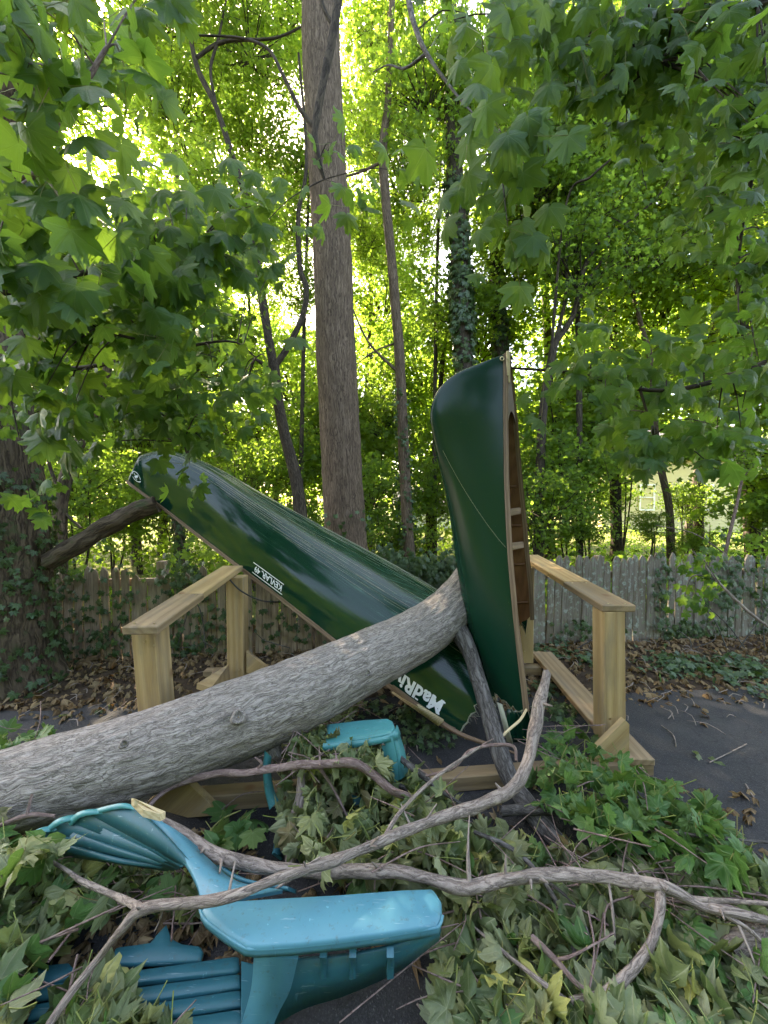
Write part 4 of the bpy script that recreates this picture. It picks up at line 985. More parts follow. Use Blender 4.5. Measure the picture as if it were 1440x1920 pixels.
for i in range(9):
    for j in range(7):
        a = i / 8; b = j / 6; gr.append(np.array(P(952 + 48 * a, 1330 + 62 * b, 2.36 + .10 * math.sin(a * 3) - .05 * b)) + [0, .02 * noise.noise((i, j, 0)), 0])
idx = np.arange(63).reshape(9, 7); ff = np.stack([idx[:-1, :-1], idx[:-1, 1:], idx[1:, 1:], idx[1:, :-1]], -1).reshape(-1, 4)
mb.add(gr, ff, np.array(gr) * .3); o = mb.build('crushed_hull_piece', M_canoe); sm = o.modifiers.new('solid', 'SOLIDIFY'); sm.thickness = .008
tag(o, "crumpled shiny green piece of hull on the asphalt below the upright half", 'hull fragment')

# ------------------------------------------------------------------ fallen trunk
log = thing('fallen_log', GP(300, 1480, 0), "thick silvery grey fallen maple log lying across the front of the rack", 'log')
mb = MB()
LOGP = [PR(-260, 1540, 1.60, .185), PR(-120, 1520, 1.64, .185), PR(0, 1487, 1.70, .182), PR(150, 1447, 1.76, .188), PR(300, 1401, 1.83, .19), PR(450, 1344, 1.94, .188), PR(560, 1298, 2.06, .184), PR(660, 1252, 2.22, .176), PR(740, 1213, 2.38, .168), PR(800, 1178, 2.55, .166), PR(850, 1135, 2.74, .162), PR(890, 1080, 2.95, .15), PR(915, 1030, 3.15, .13)]
tube(mb, LOGP, 140, .012, .11, 4, fine=.008, seed=2.2, jag=.05)
mb.build('bark', M_log, log)
def knot(px, py, d, r):
    mb = MB(); c = P(px, py, d); n = (Vector(CAM) - c).normalized(); x = n.cross(Vector((0, 0, 1))).normalized(); y = n.cross(x)
    prof = [(1.35, -.012), (1.15, .012), (.95, .018), (.75, .012), (.45, .004), (.15, .006)]
    V = [c + (x * math.cos(a) + y * math.sin(a)) * r * q * (1 + .08 * math.sin(3 * a)) + n * z for q, z in prof for a in np.linspace(0, 2 * math.pi, 20, endpoint=False)]
    idx = np.arange(len(V)).reshape(len(prof), 20); f = np.stack([idx[:-1], np.roll(idx[:-1], -1, 1), np.roll(idx[1:], -1, 1), idx[1:]], -1).reshape(-1, 4)
    mb.add(V, f, None, 0); mb.add(V[-20:], [list(range(20))], None, 1); return mb.build('knot', [M_log, M_lumber_old], log)
knot(447, 1345, 1.755, .026); knot(232, 1395, 1.585, .014); knot(690, 1262, 2.09, .015); knot(120, 1490, 1.60, .012)
mb = MB(); tube(mb, [(P(505, 1362, 1.95), .07), (P(508, 1385, 1.94), .055), (P(514, 1412, 1.93), .045)], 14, .02, .15, 12, jag=.03); mb.build('branch_stub', M_log, log)
mb = MB(); tube(mb, [PR(852, 1172, 2.62, .075), PR(872, 1205, 2.50, .056), PR(886, 1240, 2.42, .049), PR(912, 1325, 2.22, .047), PR(940, 1420, 2.02, .047), PR(968, 1480, 1.92, .046), PR(1020, 1550, 1.78, .042), PR(1084, 1616, 1.66, .036)], 20, .02, .12, 14, fine=.006, seed=9, jag=.03)
mb.build('branch', M_branchd, log)

# ------------------------------------------------------------------ branches with leaves
def branch(name, label, main, mat, sides=(), group=None, seg=12, cat='branch', rawend=None, thin=1.0):
    t = thing(name, Vector(main[len(main) // 2][0]), label, cat, group)
    def kink(m_):
        out = []
        for k, (p_, r_) in enumerate(m_):
            j_ = .2 * r_ if 0 < k < len(m_) - 1 else 0
            out.append((Vector(p_) + rv(j_), r_ * thin * rnd.uniform(.9, 1.12)))
        return out
    main = kink(main); mb = MB(); tube(mb, main, seg, .012, .2, 26, fine=.004, seed=rnd.uniform(0, 40), jag=.02)
    c = catmull([(*p_[0], p_[1]) for p_ in main], .02)
    if len(c) > 25 and main[0][1] > .008:
        for k in range(int(len(c) / 11)):     # bud scars and snapped shoots
            q = c[rnd.randrange(4, len(c) - 4)]; d_ = rv(1).normalized(); d_.z = abs(d_.z) * .7 + .1; l_ = rnd.choice((.012, .018, .03, .06))
            b_ = Vector(q[:3]) + d_ * q[3] * .5; tube(mb, [(b_, q[3] * .55), (b_ + d_ * (q[3] * .75), q[3] * .3), (b_ + d_ * (q[3] + l_), max(.0025, q[3] * .14))], 7, .012, .2, 30, jag=.004)
    o = mb.build('stem', mat, t)
    for s_ in sides:
        mb = MB(); tube(mb, kink(s_), 9, .015, .2, 28, fine=.002, seed=rnd.uniform(0, 40), jag=.008); mb.build('side_branch', mat, t)
    return t
def H(px, py, h, r): return (GP(px, py, h), r)
b1 = branch('fallen_branch', "long grey branch lying across the front with a pale splintered end on the chair back",
    [H(262, 1522, .36, .03), H(320, 1555, .34, .032), H(400, 1602, .32, .034), H(500, 1628, .30, .034), H(600, 1634, .29, .033), H(720, 1630, .29, .034), H(800, 1648, .28, .033), H(870, 1660, .27, .032), H(960, 1640, .27, .032), H(1060, 1640, .26, .032), H(1160, 1652, .25, .031), H(1235, 1662, .25, .032), H(1310, 1692, .23, .026), H(1380, 1718, .22, .024), H(1470, 1724, .2, .02), H(1560, 1730, .18, .016)], M_branch,
    [[H(1238, 1668, .25, .027), H(1240, 1705, .23, .025), H(1228, 1755, .21, .023), H(1190, 1815, .18, .021), H(1130, 1858, .16, .019), H(1070, 1876, .15, .015)],
     [H(1300, 1688, .23, .016), H(1360, 1690, .24, .012), H(1450, 1695, .25, .008)],
     [H(1330, 1700, .23, .012), H(1400, 1740, .2, .010), H(1450, 1790, .15, .008)],
     [H(1385, 1735, .2, .008), H(1410, 1800, .16, .007), H(1425, 1860, .1, .005)],
     [H(880, 1660, .27, .010), H(878, 1600, .34, .008), H(880, 1530, .4, .006)],
     [H(1142, 1655, .25, .006), H(1150, 1720, .2, .006), H(1155, 1800, .12, .004)],
     [H(1060, 1876, .15, .013), H(1010, 1840, .16, .011), H(950, 1790, .16, .009), H(885, 1735, .15, .006)]], seg=16, thin=.62)
mb = MB(); prism(mb, [P(246, 1510, 1.27), P(252, 1511, 1.26), P(310, 1535, 1.29), P(300, 1540, 1.27), P(268, 1532, 1.25)], (0, .05, .8), .03, 0, (1, 0, -.4)); mb.build('splinter', M_rawwood, b1, False)
b2 = branch('fallen_branch', "grey branch rising from the lower left to a broken tip before the upright half",
    [H(1026, 1262, .72, .034), H(1018, 1310, .64, .036), H(1003, 1370, .54, .036), H(985, 1440, .45, .035), H(955, 1482, .40, .034), H(890, 1518, .38, .031), H(800, 1548, .38, .027), H(700, 1585, .41, .026), H(600, 1625, .44, .023), H(520, 1652, .45, .022), H(440, 1676, .44, .020), H(350, 1694, .41, .02), H(268, 1706, .38, .02), H(230, 1745, .33, .017), H(185, 1795, .25, .015), H(130, 1865, .21, .013), H(80, 1935, .18, .012), H(30, 2010, .15, .01)], M_branch,
    [[H(272, 1708, .38, .017), H(220, 1680, .31, .014), H(160, 1652, .3, .012), H(128, 1632, .3, .010), H(70, 1600, .3, .006)],
     [H(718, 1578, .38, .013), H(745, 1530, .42, .011), H(795, 1480, .46, .010), H(850, 1435, .5, .009), H(900, 1400, .52, .007)],
     [H(560, 1640, .35, .008), H(520, 1665, .3, .006), H(480, 1695, .27, .004)],
     [H(305, 1700, .39, .006), H(300, 1725, .28, .005), H(290, 1745, .26, .003)]], seg=16, thin=.68)
b3 = branch('fallen_branch', "reddish brown curved branch arching over the front beam under the big trunk",
    [H(265, 1530, .22, .012), H(300, 1495, .26, .016), H(335, 1470, .3, .02), H(400, 1452, .34, .022), H(470, 1446, .38, .025), H(540, 1440, .4, .025), H(600, 1432, .42, .026), H(660, 1432, .42, .026), H(700, 1452, .38, .024), H(735, 1480, .33, .022), H(775, 1498, .28, .016)], M_branch2,
    [[H(340, 1470, .3, .012), H(300, 1462, .3, .009), H(262, 1458, .3, .006)], [H(480, 1446, .38, .01), H(490, 1430, .42, .008), H(478, 1420, .44, .004)],
     [H(600, 1440, .4, .012), H(625, 1480, .3, .01), H(650, 1530, .2, .007)]], thin=.68)
b4 = branch('twig', "light pinkish twig hooked over the dark branch at the rack beam",
    [H(968, 1425, .38, .006), H(960, 1398, .42, .010), H(920, 1396, .43, .010), H(880, 1410, .42, .009), H(850, 1440, .38, .007), H(800, 1455, .32, .004)], M_branch2, [[H(905, 1396, .43, .005), H(925, 1385, .46, .003)]], cat='twig', thin=.85)
b5 = branch('broken_stick', "short upright barky stick standing in the wilted leaves left of centre",
    [H(566, 1452, .30, .016), H(560, 1500, .24, .023), H(552, 1560, .17, .026), H(544, 1615, .1, .025)], M_branch, cat='stick')
b6 = branch('fallen_branch', "dark speckled branch lying level under the fresh green leaves at right",
    [H(940, 1520, .12, .022), H(1010, 1522, .11, .024), H(1100, 1528, .10, .025), H(1180, 1540, .09, .024), H(1290, 1585, .08, .022), H(1380, 1615, .07, .02), H(1460, 1640, .06, .016)], M_branchd,
    [[H(1100, 1540, .1, .01), H(1160, 1580, .07, .008), H(1230, 1600, .06, .006)], [H(1250, 1610, .08, .012), H(1330, 1640, .07, .01), H(1440, 1650, .07, .006)], [H(1240, 1560, .2, .008), H(1330, 1570, .2, .007), H(1450, 1580, .2, .005)]])
b7 = branch('broken_stick', "thick pale stub with bare wood poking in at the lower right corner",
    [H(1370, 1785, .12, .03), H(1420, 1768, .13, .032), H(1500, 1745, .13, .032)], M_branch, cat='stick')
b8 = branch('fallen_branch', "thin grey branch leaning over the teal corner in the wilted leaves",
    [H(640, 1370, .3, .006), H(700, 1382, .32, .010), H(760, 1430, .3, .012), H(800, 1462, .26, .012), H(840, 1490, .22, .01), H(870, 1510, .18, .006)], M_branchd,
    [[H(690, 1430, .2, .014), H(740, 1465, .18, .014), H(790, 1500, .15, .01)], [H(700, 1495, .15, .012), H(740, 1508, .15, .013), H(770, 1512, .13, .01)]])
b14 = branch('fallen_branch', "thin pale branch curving through the wilted leaves in the lower right corner",
    [H(1000, 1760, .17, .009), H(1040, 1800, .17, .009), H(1090, 1850, .16, .008), H(1150, 1880, .14, .007), H(1230, 1930, .12, .006)], M_branch2, [[H(1040, 1800, .17, .005), H(1080, 1790, .2, .004), H(1150, 1750, .2, .003)]], thin=.9)
b15 = branch('fallen_branch', "thin brown branch under the long grey one in the wilted leaves right of centre",
    [H(890, 1560, .2, .006), H(960, 1590, .18, .009), H(1010, 1640, .16, .009), H(1060, 1720, .13, .008), H(1080, 1800, .1, .006)], M_branchd, [[H(1010, 1640, .16, .005), H(1080, 1700, .15, .004), H(1120, 1800, .12, .003)]])
b9 = branch('hanging_twig', "bare pale twig drooping against the pickets at the right edge",
    [PR(1300, 1035, 3.75, .007), PR(1320, 1060, 3.7, .009), PR(1350, 1095, 3.6, .010), PR(1385, 1130, 3.5, .011), PR(1420, 1160, 3.4, .012), PR(1480, 1200, 3.3, .013)], M_branch, [[PR(1350, 1095, 3.6, .006), PR(1320, 1050, 3.5, .004)]], cat='twig')

def petiole(mb, a, b, r=.0021):
    m_ = (Vector(a) + Vector(b)) / 2 + Vector((rnd.uniform(-.01, .01), 0, rnd.uniform(-.012, .004)))
    tube(mb, [(a, r), (m_, r * .8), (b, r * .8)], 3, .03, cap=False)
    n = len(mb.v[-1]); mb.tint[-1][:] = rnd.random()

def heap(parent, polys, n_obj, n_stuff, meshes, T, mat, size, hmax, droopy, fresh=False):
    """leaves of a fallen branch: polys = [(weight, [(px,py)...], hmin, hmax)]"""
    def inside(p, poly):
        c = False; j = len(poly) - 1
        for i in range(len(poly)):
            (xi, yi), (xj, yj) = poly[i], poly[j]
            if (yi > p[1]) != (yj > p[1]) and p[0] < (xj - xi) * (p[1] - yi) / (yj - yi) + xi: c = not c
            j = i
        return c
    tot = sum(p[0] for p in polys); pet = MB(); st = MB(); sp, stp, snn, ssz = [], [], [], []
    for w, poly, h0, h1 in polys:
        xs = [q[0] for q in poly]; ys = [q[1] for q in poly]; hub = None
        for k in range(int((n_obj + n_stuff) * w / tot)):
            for _ in range(60):
                p = (rnd.uniform(min(xs), max(xs)), rnd.uniform(min(ys), max(ys)))
                if inside(p, poly): break
            top = k < n_obj * w / tot
            h = h0 + (h1 - h0) * (rnd.random() ** .8 if top else rnd.random() * .7)
            pos = GP(p[0], p[1], h)
            dist = pos.y
            n_ = Vector((0, -.3, .6)) + rv(.75); tip = rv(1.0) + Vector((0, -.1, -.25 - droopy)); s_ = size * rnd.uniform(.5, 1.3)
            if top:
                leaf_obj(rnd.choice(meshes), pos, tip, n_, s_, parent)
                if hub is None or k % 5 == 0: hub = pos + Vector((rnd.uniform(-.06, .06), rnd.uniform(0, .08), rnd.uniform(-.03, .05)))
                if (hub - pos).length < .16: petiole(pet, hub, pos)
                else: petiole(pet, pos + Vector((rnd.uniform(-.1, .1), rnd.uniform(-.07, .08), rnd.uniform(-.01, .08))), pos)
            else: sp.append(pos); stp.append(tip); snn.append(n_); ssz.append(s_)
    tw = MB()
    for k in range(int((n_obj + n_stuff) * .09)):
        w, poly, h0, h1 = rnd.choice(polys); q = rnd.choice(poly); q2 = rnd.choice(poly); u = rnd.random()
        a = GP(q[0] * u + q2[0] * (1 - u), q[1] * u + q2[1] * (1 - u), h0 + (h1 - h0) * rnd.uniform(.5, 1.05)); d_ = Vector((rnd.gauss(0, .13), rnd.gauss(0, .1), rnd.gauss(0, .03))); r_ = rnd.uniform(.0018, .004)
        tube(tw, [(a - d_, r_), (a + Vector((rnd.gauss(0, .02), rnd.gauss(0, .02), rnd.uniform(0, .03))), r_ * .9), (a + d_, r_ * .5)], 5, .04, .2, 30, cap=False)
    if tw.n: tag(tw.build('fine_twigs', M_branch2, parent), kind='stuff')
    if pet.n: tag(pet.build('leaf_stalks', M_petiole, parent), kind='stuff')
    if sp: scatter(st, T, sp, stp, snn, ssz); tag(st.build('leaves', mat, parent), kind='stuff')

# wilted heap round the long branch (lower right)
heap(b1, [(3, [(820, 1720), (900, 1680), (1240, 1690), (1440, 1740), (1500, 1990), (830, 1990), (830, 1800)], .02, .17), (1.3, [(640, 1560), (860, 1540), (1060, 1580), (1240, 1640), (1230, 1720), (860, 1690), (660, 1640)], .02, .2), (.5, [(1280, 1640), (1460, 1650), (1460, 1740), (1300, 1700)], .02, .16)],
     300, 760, ME_wilt + ME_fresh[8:11], WILT_T, M_leaf_wilt, .088, .2, .2)
# centre heap of drooping leaves
heap(b3, [(3, [(540, 1375), (620, 1350), (690, 1385), (780, 1440), (850, 1500), (860, 1600), (700, 1640), (560, 1620), (520, 1500)], .05, .34), (.4, [(590, 1300), (660, 1290), (680, 1330), (600, 1350)], .05, .3), (.8, [(545, 1370), (620, 1372), (720, 1400), (715, 1440), (560, 1440)], .3, .42)],
     260, 260, ME_wilt, WILT_T, M_leaf_wilt, .075, .3, .9)
# lower left heap
heap(b2, [(3, [(-80, 1600), (130, 1620), (250, 1690), (150, 1720), (40, 1800), (-10, 1990), (-80, 1990)], .02, .24), (.8, [(120, 1880), (180, 1830), (230, 1900), (330, 1930), (320, 1990), (100, 1990)], .06, .16), (.6, [(330, 1640), (420, 1650), (430, 1700), (300, 1690)], .02, .1), (.8, [(200, 1620), (370, 1650), (370, 1720), (240, 1690)], .0, .08)],
     290, 330, ME_wilt[:8] + ME_fresh[:3], WILT_T, M_leaf_wilt, .082, .25, .3)
# fresh green heap at right
heap(b6, [(3, [(1000, 1400), (1060, 1360), (1110, 1380), (1230, 1460), (1330, 1500), (1390, 1570), (1400, 1640), (1280, 1600), (1100, 1560), (1000, 1500)], .04, .3), (1, [(1080, 1540), (1280, 1590), (1440, 1630), (1460, 1720), (1200, 1640)], .02, .16)],
     270, 60, ME_fresh[:7] + ME_fresh[7:] * 2, NEAR_T, M_leaf_fresh, .078, .3, .35)
# small fresh cluster at the left edge and by the beam
b10 = branch('leafy_twig', "fresh green leafy twig on the asphalt behind the big trunk at the left edge", [H(-60, 1420, .08, .006), H(40, 1400, .1, .005), H(130, 1380, .08, .003)], M_branch2, cat='twig')
heap(b10, [(1, [(-60, 1385), (20, 1360), (90, 1362), (150, 1385), (100, 1420), (-60, 1440)], .03, .14)], 46, 0, ME_fresh, NEAR_T, M_leaf_fresh, .085, .1, .1)
b11 = branch('leafy_twig', "small twig with a few fresh maple leaves before the left brace", [H(370, 1590, .06, .003), H(410, 1540, .12, .003), H(450, 1520, .14, .002)], M_petiole, cat='twig')
heap(b11, [(1, [(400, 1510), (460, 1500), (490, 1570), (430, 1600), (390, 1580)], .04, .15)], 12, 0, ME_fresh, NEAR_T, M_leaf_fresh, .085, .1, .1)
b12 = branch('leafy_twig', "wilted leaf sprig draped over the left chair back and trunk foot", [H(-30, 1560, .32, .005), H(50, 1530, .36, .007), H(100, 1530, .35, .005)], M_branch2, [[H(50, 1530, .36, .006), H(60, 1490, .42, .004)]], cat='twig')
heap(b12, [(1, [(-40, 1520), (30, 1530), (110, 1580), (120, 1640), (40, 1640), (-40, 1620)], .22, .36)], 26, 0, ME_wilt[:3] + ME_fresh[:3], WILT_T, M_leaf_wilt, .085, .1, .3)
b13 = branch('leafy_twig', "dark leaf cluster caught on the pickets behind the pale drooping twig", [PR(1350, 1090, 3.62, .006), PR(1300, 1080, 3.66, .005), PR(1280, 1130, 3.7, .003)], M_branchd, cat='twig')
for _ in range(46):
    leaf_obj(rnd.choice(ME_near), P(rnd.gauss(1312, 26), rnd.gauss(1098, 34), 3.7 + rnd.uniform(-.1, .1)), rv(.5) + Vector((0, -.1, -.8)), Vector((0, -.8, .3)) + rv(.3), rnd.uniform(.06, .1), b13)

# hanging leafy branches round the top of the view
def hanging(label, mains, mat_branch, nleaf, blobs, size, nstuff=0, tipdown=.9, meshes=None, toward=(0, -.55, .55)):
    t = thing('hanging_maple_branch', mains[0][0][0], label, 'branch', 'maple branches hanging into view')
    mb = MB()
    for m_ in mains:
        mk = MB(); tube(mk, m_, 9, .04, .12, 20, seed=rnd.uniform(0, 30)); mk.build('stem', mat_branch, t)
    pts = np.vstack([catmull([(*p[0], p[1]) for p in m_], .05)[:, :3] for m_ in mains])
    st = MB(); sp, stp, snn, ssz = [], [], [], []; pet = MB()
    tot = sum(b[5] for b in blobs)
    cnt = 0
    for (px, py, d, sx, sy, w) in blobs:
        # a few sprays make up every mass of leaves
        n_all = int((nleaf + nstuff) * w / tot); nsp = max(1, n_all // 9)
        for s_ in range(nsp):
            c = P(rnd.gauss(px, sx), rnd.gauss(py, sy), d * rnd.uniform(.86, 1.16))
            i = int(np.argmin(((pts - np.array(c)) ** 2).sum(1))); a = Vector(pts[i])
            m_ = a.lerp(c, .55) + Vector((0, 0, .06)); tube(mb, [(a, .005), (m_, .004), (c, .002)], 4, .08, cap=False)
            face = Vector(toward) + rv(.28)
            for k in range(9):
                q = c + rv(.085 * (size / .1) ** .5) + Vector((0, 0, -.02)); tip = Vector((0, -.1, -tipdown)) + rv(.45)
                if -2.52 < q.x * 3.5 / q.y < -2.18 and 1.66 < 1.6 + (q.z - 1.6) * 3.5 / q.y < 2.06: continue      # this branch hangs clear of the bow emblem
                nn = face + rv(.3); z_ = size * rnd.uniform(.6, 1.2)
                if cnt < nleaf and (nstuff == 0 or rnd.random() < nleaf / (nleaf + nstuff)):
                    leaf_obj(rnd.choice(meshes or ME_near), q, tip, nn, z_, t); cnt += 1
                    petiole(pet, c.lerp(q, .15), q, .0016)
                else: sp.append(q); stp.append(tip); snn.append(nn); ssz.append(z_)
    tag(mb.build('twigs', mat_branch, t), kind='stuff')
    if pet.n: tag(pet.build('leaf_stalks', M_petiole, t), kind='stuff')
    if sp: scatter(st, NEAR_T, sp, stp, snn, ssz); tag(st.build('leaves', M_leaf_near, t), kind='stuff')
    return t

hanging("big leaved maple branch filling the upper left corner", [[PR(-120, -60, 1.5, .02), PR(20, 120, 1.5, .015), PR(120, 200, 1.5, .012), PR(200, 90, 1.55, .008)], [PR(-100, 300, 1.6, .015), PR(60, 330, 1.6, .012), PR(110, 230, 1.6, .008)]], M_branch2, 150,
        [(40, 60, 1.4, 60, 70, 2), (150, 60, 1.6, 70, 50, 1.6), (20, 250, 1.5, 45, 70, 1.6), (95, 310, 1.7, 35, 55, 1.0), (270, 40, 1.8, 40, 40, .6), (60, 440, 1.5, 60, 60, 1.2)], .125, 40)
hanging("maple branch of broad flat leaves in the middle of the left side", [[PR(-150, 560, 1.9, .02), PR(60, 540, 1.9, .016), PR(200, 500, 2.0, .012), PR(350, 480, 2.1, .008)], [PR(60, 540, 1.9, .012), PR(200, 620, 2.0, .009), PR(330, 650, 2.1, .006)]], M_dark, 240,
        [(60, 560, 1.7, 70, 60, 1.5), (200, 480, 1.9, 80, 60, 1.6), (330, 430, 2.1, 70, 50, 1.5), (200, 600, 1.9, 80, 50, 1.5), (330, 560, 2.1, 60, 60, 1.5), (100, 680, 1.9, 70, 50, 1.1), (180, 400, 2.1, 70, 40, .7), (400, 500, 2.3, 40, 60, .7), (120, 760, 2.0, 50, 40, .7)], .125, 160)
hanging("maple branch drooping over the bow of the tilted canoe half", [[PR(-60, 700, 2.6, .02), PR(150, 690, 2.6, .015), PR(300, 660, 2.6, .012), PR(430, 640, 2.7, .008), PR(480, 670, 2.8, .005)], [PR(300, 660, 2.6, .01), PR(330, 780, 2.6, .008), PR(350, 850, 2.6, .005)]], M_dark, 200,
        [(300, 720, 2.5, 70, 50, 1.6), (420, 660, 2.7, 50, 45, 1.4), (290, 775, 2.6, 50, 26, 1.1), (180, 760, 2.6, 60, 50, 1.2), (440, 740, 2.8, 30, 35, .8), (318, 826, 2.6, 26, 9, .6), (340, 868, 2.6, 10, 10, .15), (60, 820, 2.5, 40, 50, .6), (40, 950, 2.5, 35, 35, .4), (480, 560, 2.8, 35, 50, .6)], .105, 150)
hanging("maple branch with layered leaves along the top right", [[PR(1560, -30, 1.7, .022), PR(1420, 10, 1.7, .018), PR(1300, 20, 1.8, .015), PR(1150, 40, 1.9, .012), PR(1000, 60, 2.0, .008)], [PR(1300, 20, 1.8, .012), PR(1250, 100, 1.8, .008), PR(1180, 160, 1.9, .005)]], M_dark, 280,
        [(1080, 40, 1.9, 70, 35, 1.4), (1220, 30, 1.8, 70, 35, 1.4), (1370, 60, 1.7, 70, 50, 1.5), (1150, 130, 1.9, 70, 40, 1.3), (1300, 140, 1.8, 70, 45, 1.3), (1420, 190, 1.7, 40, 60, 1), (1010, 110, 2.1, 50, 40, .8), (1230, 210, 2.1, 70, 40, .7), (900, 30, 2.2, 40, 25, .4)], .088, 420)
hanging("dark maple branch down the right edge", [[PR(1560, 200, 2.1, .02), PR(1440, 260, 2.1, .015), PR(1400, 380, 2.2, .01), PR(1380, 520, 2.3, .007)]], M_dark, 150,
        [(1420, 300, 2.1, 40, 60, 1.2), (1370, 400, 2.3, 50, 60, 1), (1430, 520, 2.2, 40, 60, 1), (1340, 280, 2.4, 50, 50, .8), (1400, 660, 2.3, 40, 40, .5)], .088, 220)
hanging("low maple branch with pale flat leaves above the lichen pickets", [[PR(960, 690, 2.6, .008), PR(1080, 700, 2.6, .011), PR(1200, 730, 2.5, .013), PR(1320, 720, 2.5, .016), PR(1540, 640, 2.4, .022)], [PR(1200, 730, 2.5, .009), PR(1230, 830, 2.5, .006)]], M_dark, 200,
        [(1130, 720, 2.5, 60, 30, 1.4), (1230, 740, 2.5, 60, 35, 1.5), (1300, 800, 2.4, 60, 35, 1.3), (1200, 810, 2.5, 50, 35, 1.2), (1330, 700, 2.6, 50, 40, 1), (1075, 650, 2.7, 26, 36, .6), (1190, 890, 2.6, 30, 40, .5), (1090, 800, 2.8, 40, 40, .5), (1330, 890, 2.5, 30, 25, .3), (1400, 760, 2.5, 40, 40, .5)], .10, 110)
hanging("torn maple sprig of limp pale leaves hanging left of the top right branch", [[PR(760, -30, 2.4, .02), PR(775, 40, 2.3, .016), PR(800, 100, 2.2, .012), PR(850, 170, 2.1, .007), PR(900, 230, 2.0, .004), PR(930, 290, 1.9, .003)], [PR(800, 100, 2.2, .01), PR(760, 128, 2.3, .008), PR(728, 122, 2.4, .005), PR(700, 135, 2.5, .003)]], M_branchd, 60,
        [(870, 50, 2.0, 20, 30, 1.2), (900, 110, 1.9, 16, 26, 1), (950, 260, 1.8, 14, 30, 1.3), (930, 370, 1.8, 18, 30, 1.1), (965, 330, 1.8, 14, 34, .9), (885, 330, 1.9, 16, 16, .5), (955, 440, 1.8, 10, 20, .5)], .135, 0, 1.6, ME_near)
hanging("snapped dark branch hanging upside down in front of the tall straight trunk", [[PR(640, -40, 3.2, .04), PR(625, 60, 3.2, .036), PR(605, 160, 3.2, .034), PR(590, 250, 3.2, .03), PR(600, 310, 3.2, .022), PR(608, 336, 3.2, .012)], [PR(588, 240, 3.2, .022), PR(560, 200, 3.2, .018), PR(530, 140, 3.2, .016), PR(500, 90, 3.25, .012), PR(440, 70, 3.3, .01), PR(340, 66, 3.3, .006)], [PR(622, 45, 3.2, .018), PR(605, 10, 3.2, .016), PR(598, -40, 3.2, .014)]], M_dark, 60,
        [(620, 290, 2.9, 26, 18, 1), (700, 390, 2.6, 40, 25, 1.2), (745, 350, 2.6, 30, 20, .8), (560, 330, 3.0, 20, 30, .6), (480, 420, 2.8, 40, 60, 1)], .12)

# ------------------------------------------------------------------ ivy on the fence and ground, leaf litter
def ivy_patch(label, centres, n, size=.042):
    pos, nr = [], []
    for _ in range(n):
        px, py, sx, sy, dd = rnd.choice(centres); x_, y_ = rnd.gauss(px, sx), rnd.gauss(py, sy)
        p0 = P(x_, y_, 1.0); r_ = p0 - Vector(CAM)
        tt = (3.93 + .08 * 0) / (r_.y - .08 * r_.x) ; p = Vector(CAM) + r_ * tt
        p.y -= rnd.uniform(.02, .03 + dd)
        if p.z < .01: p.z = .02
        pos.append(p); nr.append(Vector((0, -.9, .45)) + rv(.4))
    t = thing('ivy_vine', Vector(pos[0]), label, 'ivy')
    mb = MB(); scatter(mb, LOW_T, pos, [Vector((rnd.gauss(0, .7), -.2, -.8)) for _ in pos], nr, rng.uniform(.6, 1.4, len(pos)) * size)
    tag(mb.build('ivy_leaves', M_ivy, t), kind='stuff')
    mb = MB()
    for _ in range(7):
        c = rnd.choice(centres); a = P(c[0] + rnd.gauss(0, 30), 1215, 3.75); b = P(c[0] + rnd.gauss(0, 40), c[1], 3.78); tube(mb, [(a, .006), (a.lerp(b, .5) + Vector((rnd.uniform(-.1, .1), -.02, 0)), .005), (b, .003)], 5, .08)
    tag(mb.build('vine_stems', M_branchd, t), kind='stuff')
ivy_patch("ivy climbing the pickets between the old trunk and the left trestle", [(120, 1080, 30, 30, .1), (180, 1130, 40, 40, .06), (240, 1110, 30, 40, .06), (200, 1200, 40, 20, .06), (80, 1200, 30, 20, .06)], 260)
ivy_patch("ivy matted over the pickets under the tilted canoe half", [(360, 1070, 30, 16, .14), (340, 1140, 30, 40, .06), (400, 1170, 30, 40, .05), (520, 1180, 40, 40, .05), (330, 1210, 40, 20, .06)], 340)
ivy_patch("thick ivy hump over the fence top left of the upright canoe", [(790, 1065, 40, 16, .25), (730, 1060, 20, 14, .2), (840, 1070, 20, 20, .2), (780, 1100, 40, 14, .1), (700, 1090, 30, 20, .05)], 1900)
ivy_patch("ivy strands on the lichen covered pickets at right", [(1340, 1120, 14, 40, .08), (1370, 1090, 12, 30, .06), (1420, 1120, 12, 40, .06), (1240, 1110, 8, 40, .03), (1100, 1180, 30, 14, .05), (1290, 1180, 40, 10, .05)], 420)

def ground_ivy(label, pts, n, sp, size=.04):
    pos = []
    for _ in range(n):
        px, py = rnd.choice(pts); q = GP(px, py, 0); pos.append(q + Vector((rnd.gauss(0, sp), rnd.gauss(0, sp), rnd.uniform(.02, .09))))
    t = thing('ground_ivy', Vector(pos[0]), label, 'ivy'); mb = MB()
    scatter(mb, LOW_T, pos, rng.normal(size=(n, 3)) * [1, 1, .2] + [0, -.3, -.2], rng.normal(size=(n, 3)) * .35 + [0, -.3, 1], rng.uniform(.6, 1.3, n) * size)
    tag(mb.build('ivy_leaves', M_ivy, t), kind='stuff')
ground_ivy("ivy sprouting from the asphalt below the torn end of the tilted half", [(770, 1370), (800, 1385), (760, 1350), (815, 1400), (700, 1340)], 130, .07)
ground_ivy("ivy patch beside the right base board", [(1040, 1330), (1060, 1345), (1020, 1300)], 90, .06)
ground_ivy("ivy carpet under the lichen covered pickets at right", [(1020, 1232), (1080, 1235), (1250, 1255), (1330, 1260), (1400, 1265), (1430, 1300), (1270, 1245), (1390, 1250)], 520, .12, .05)

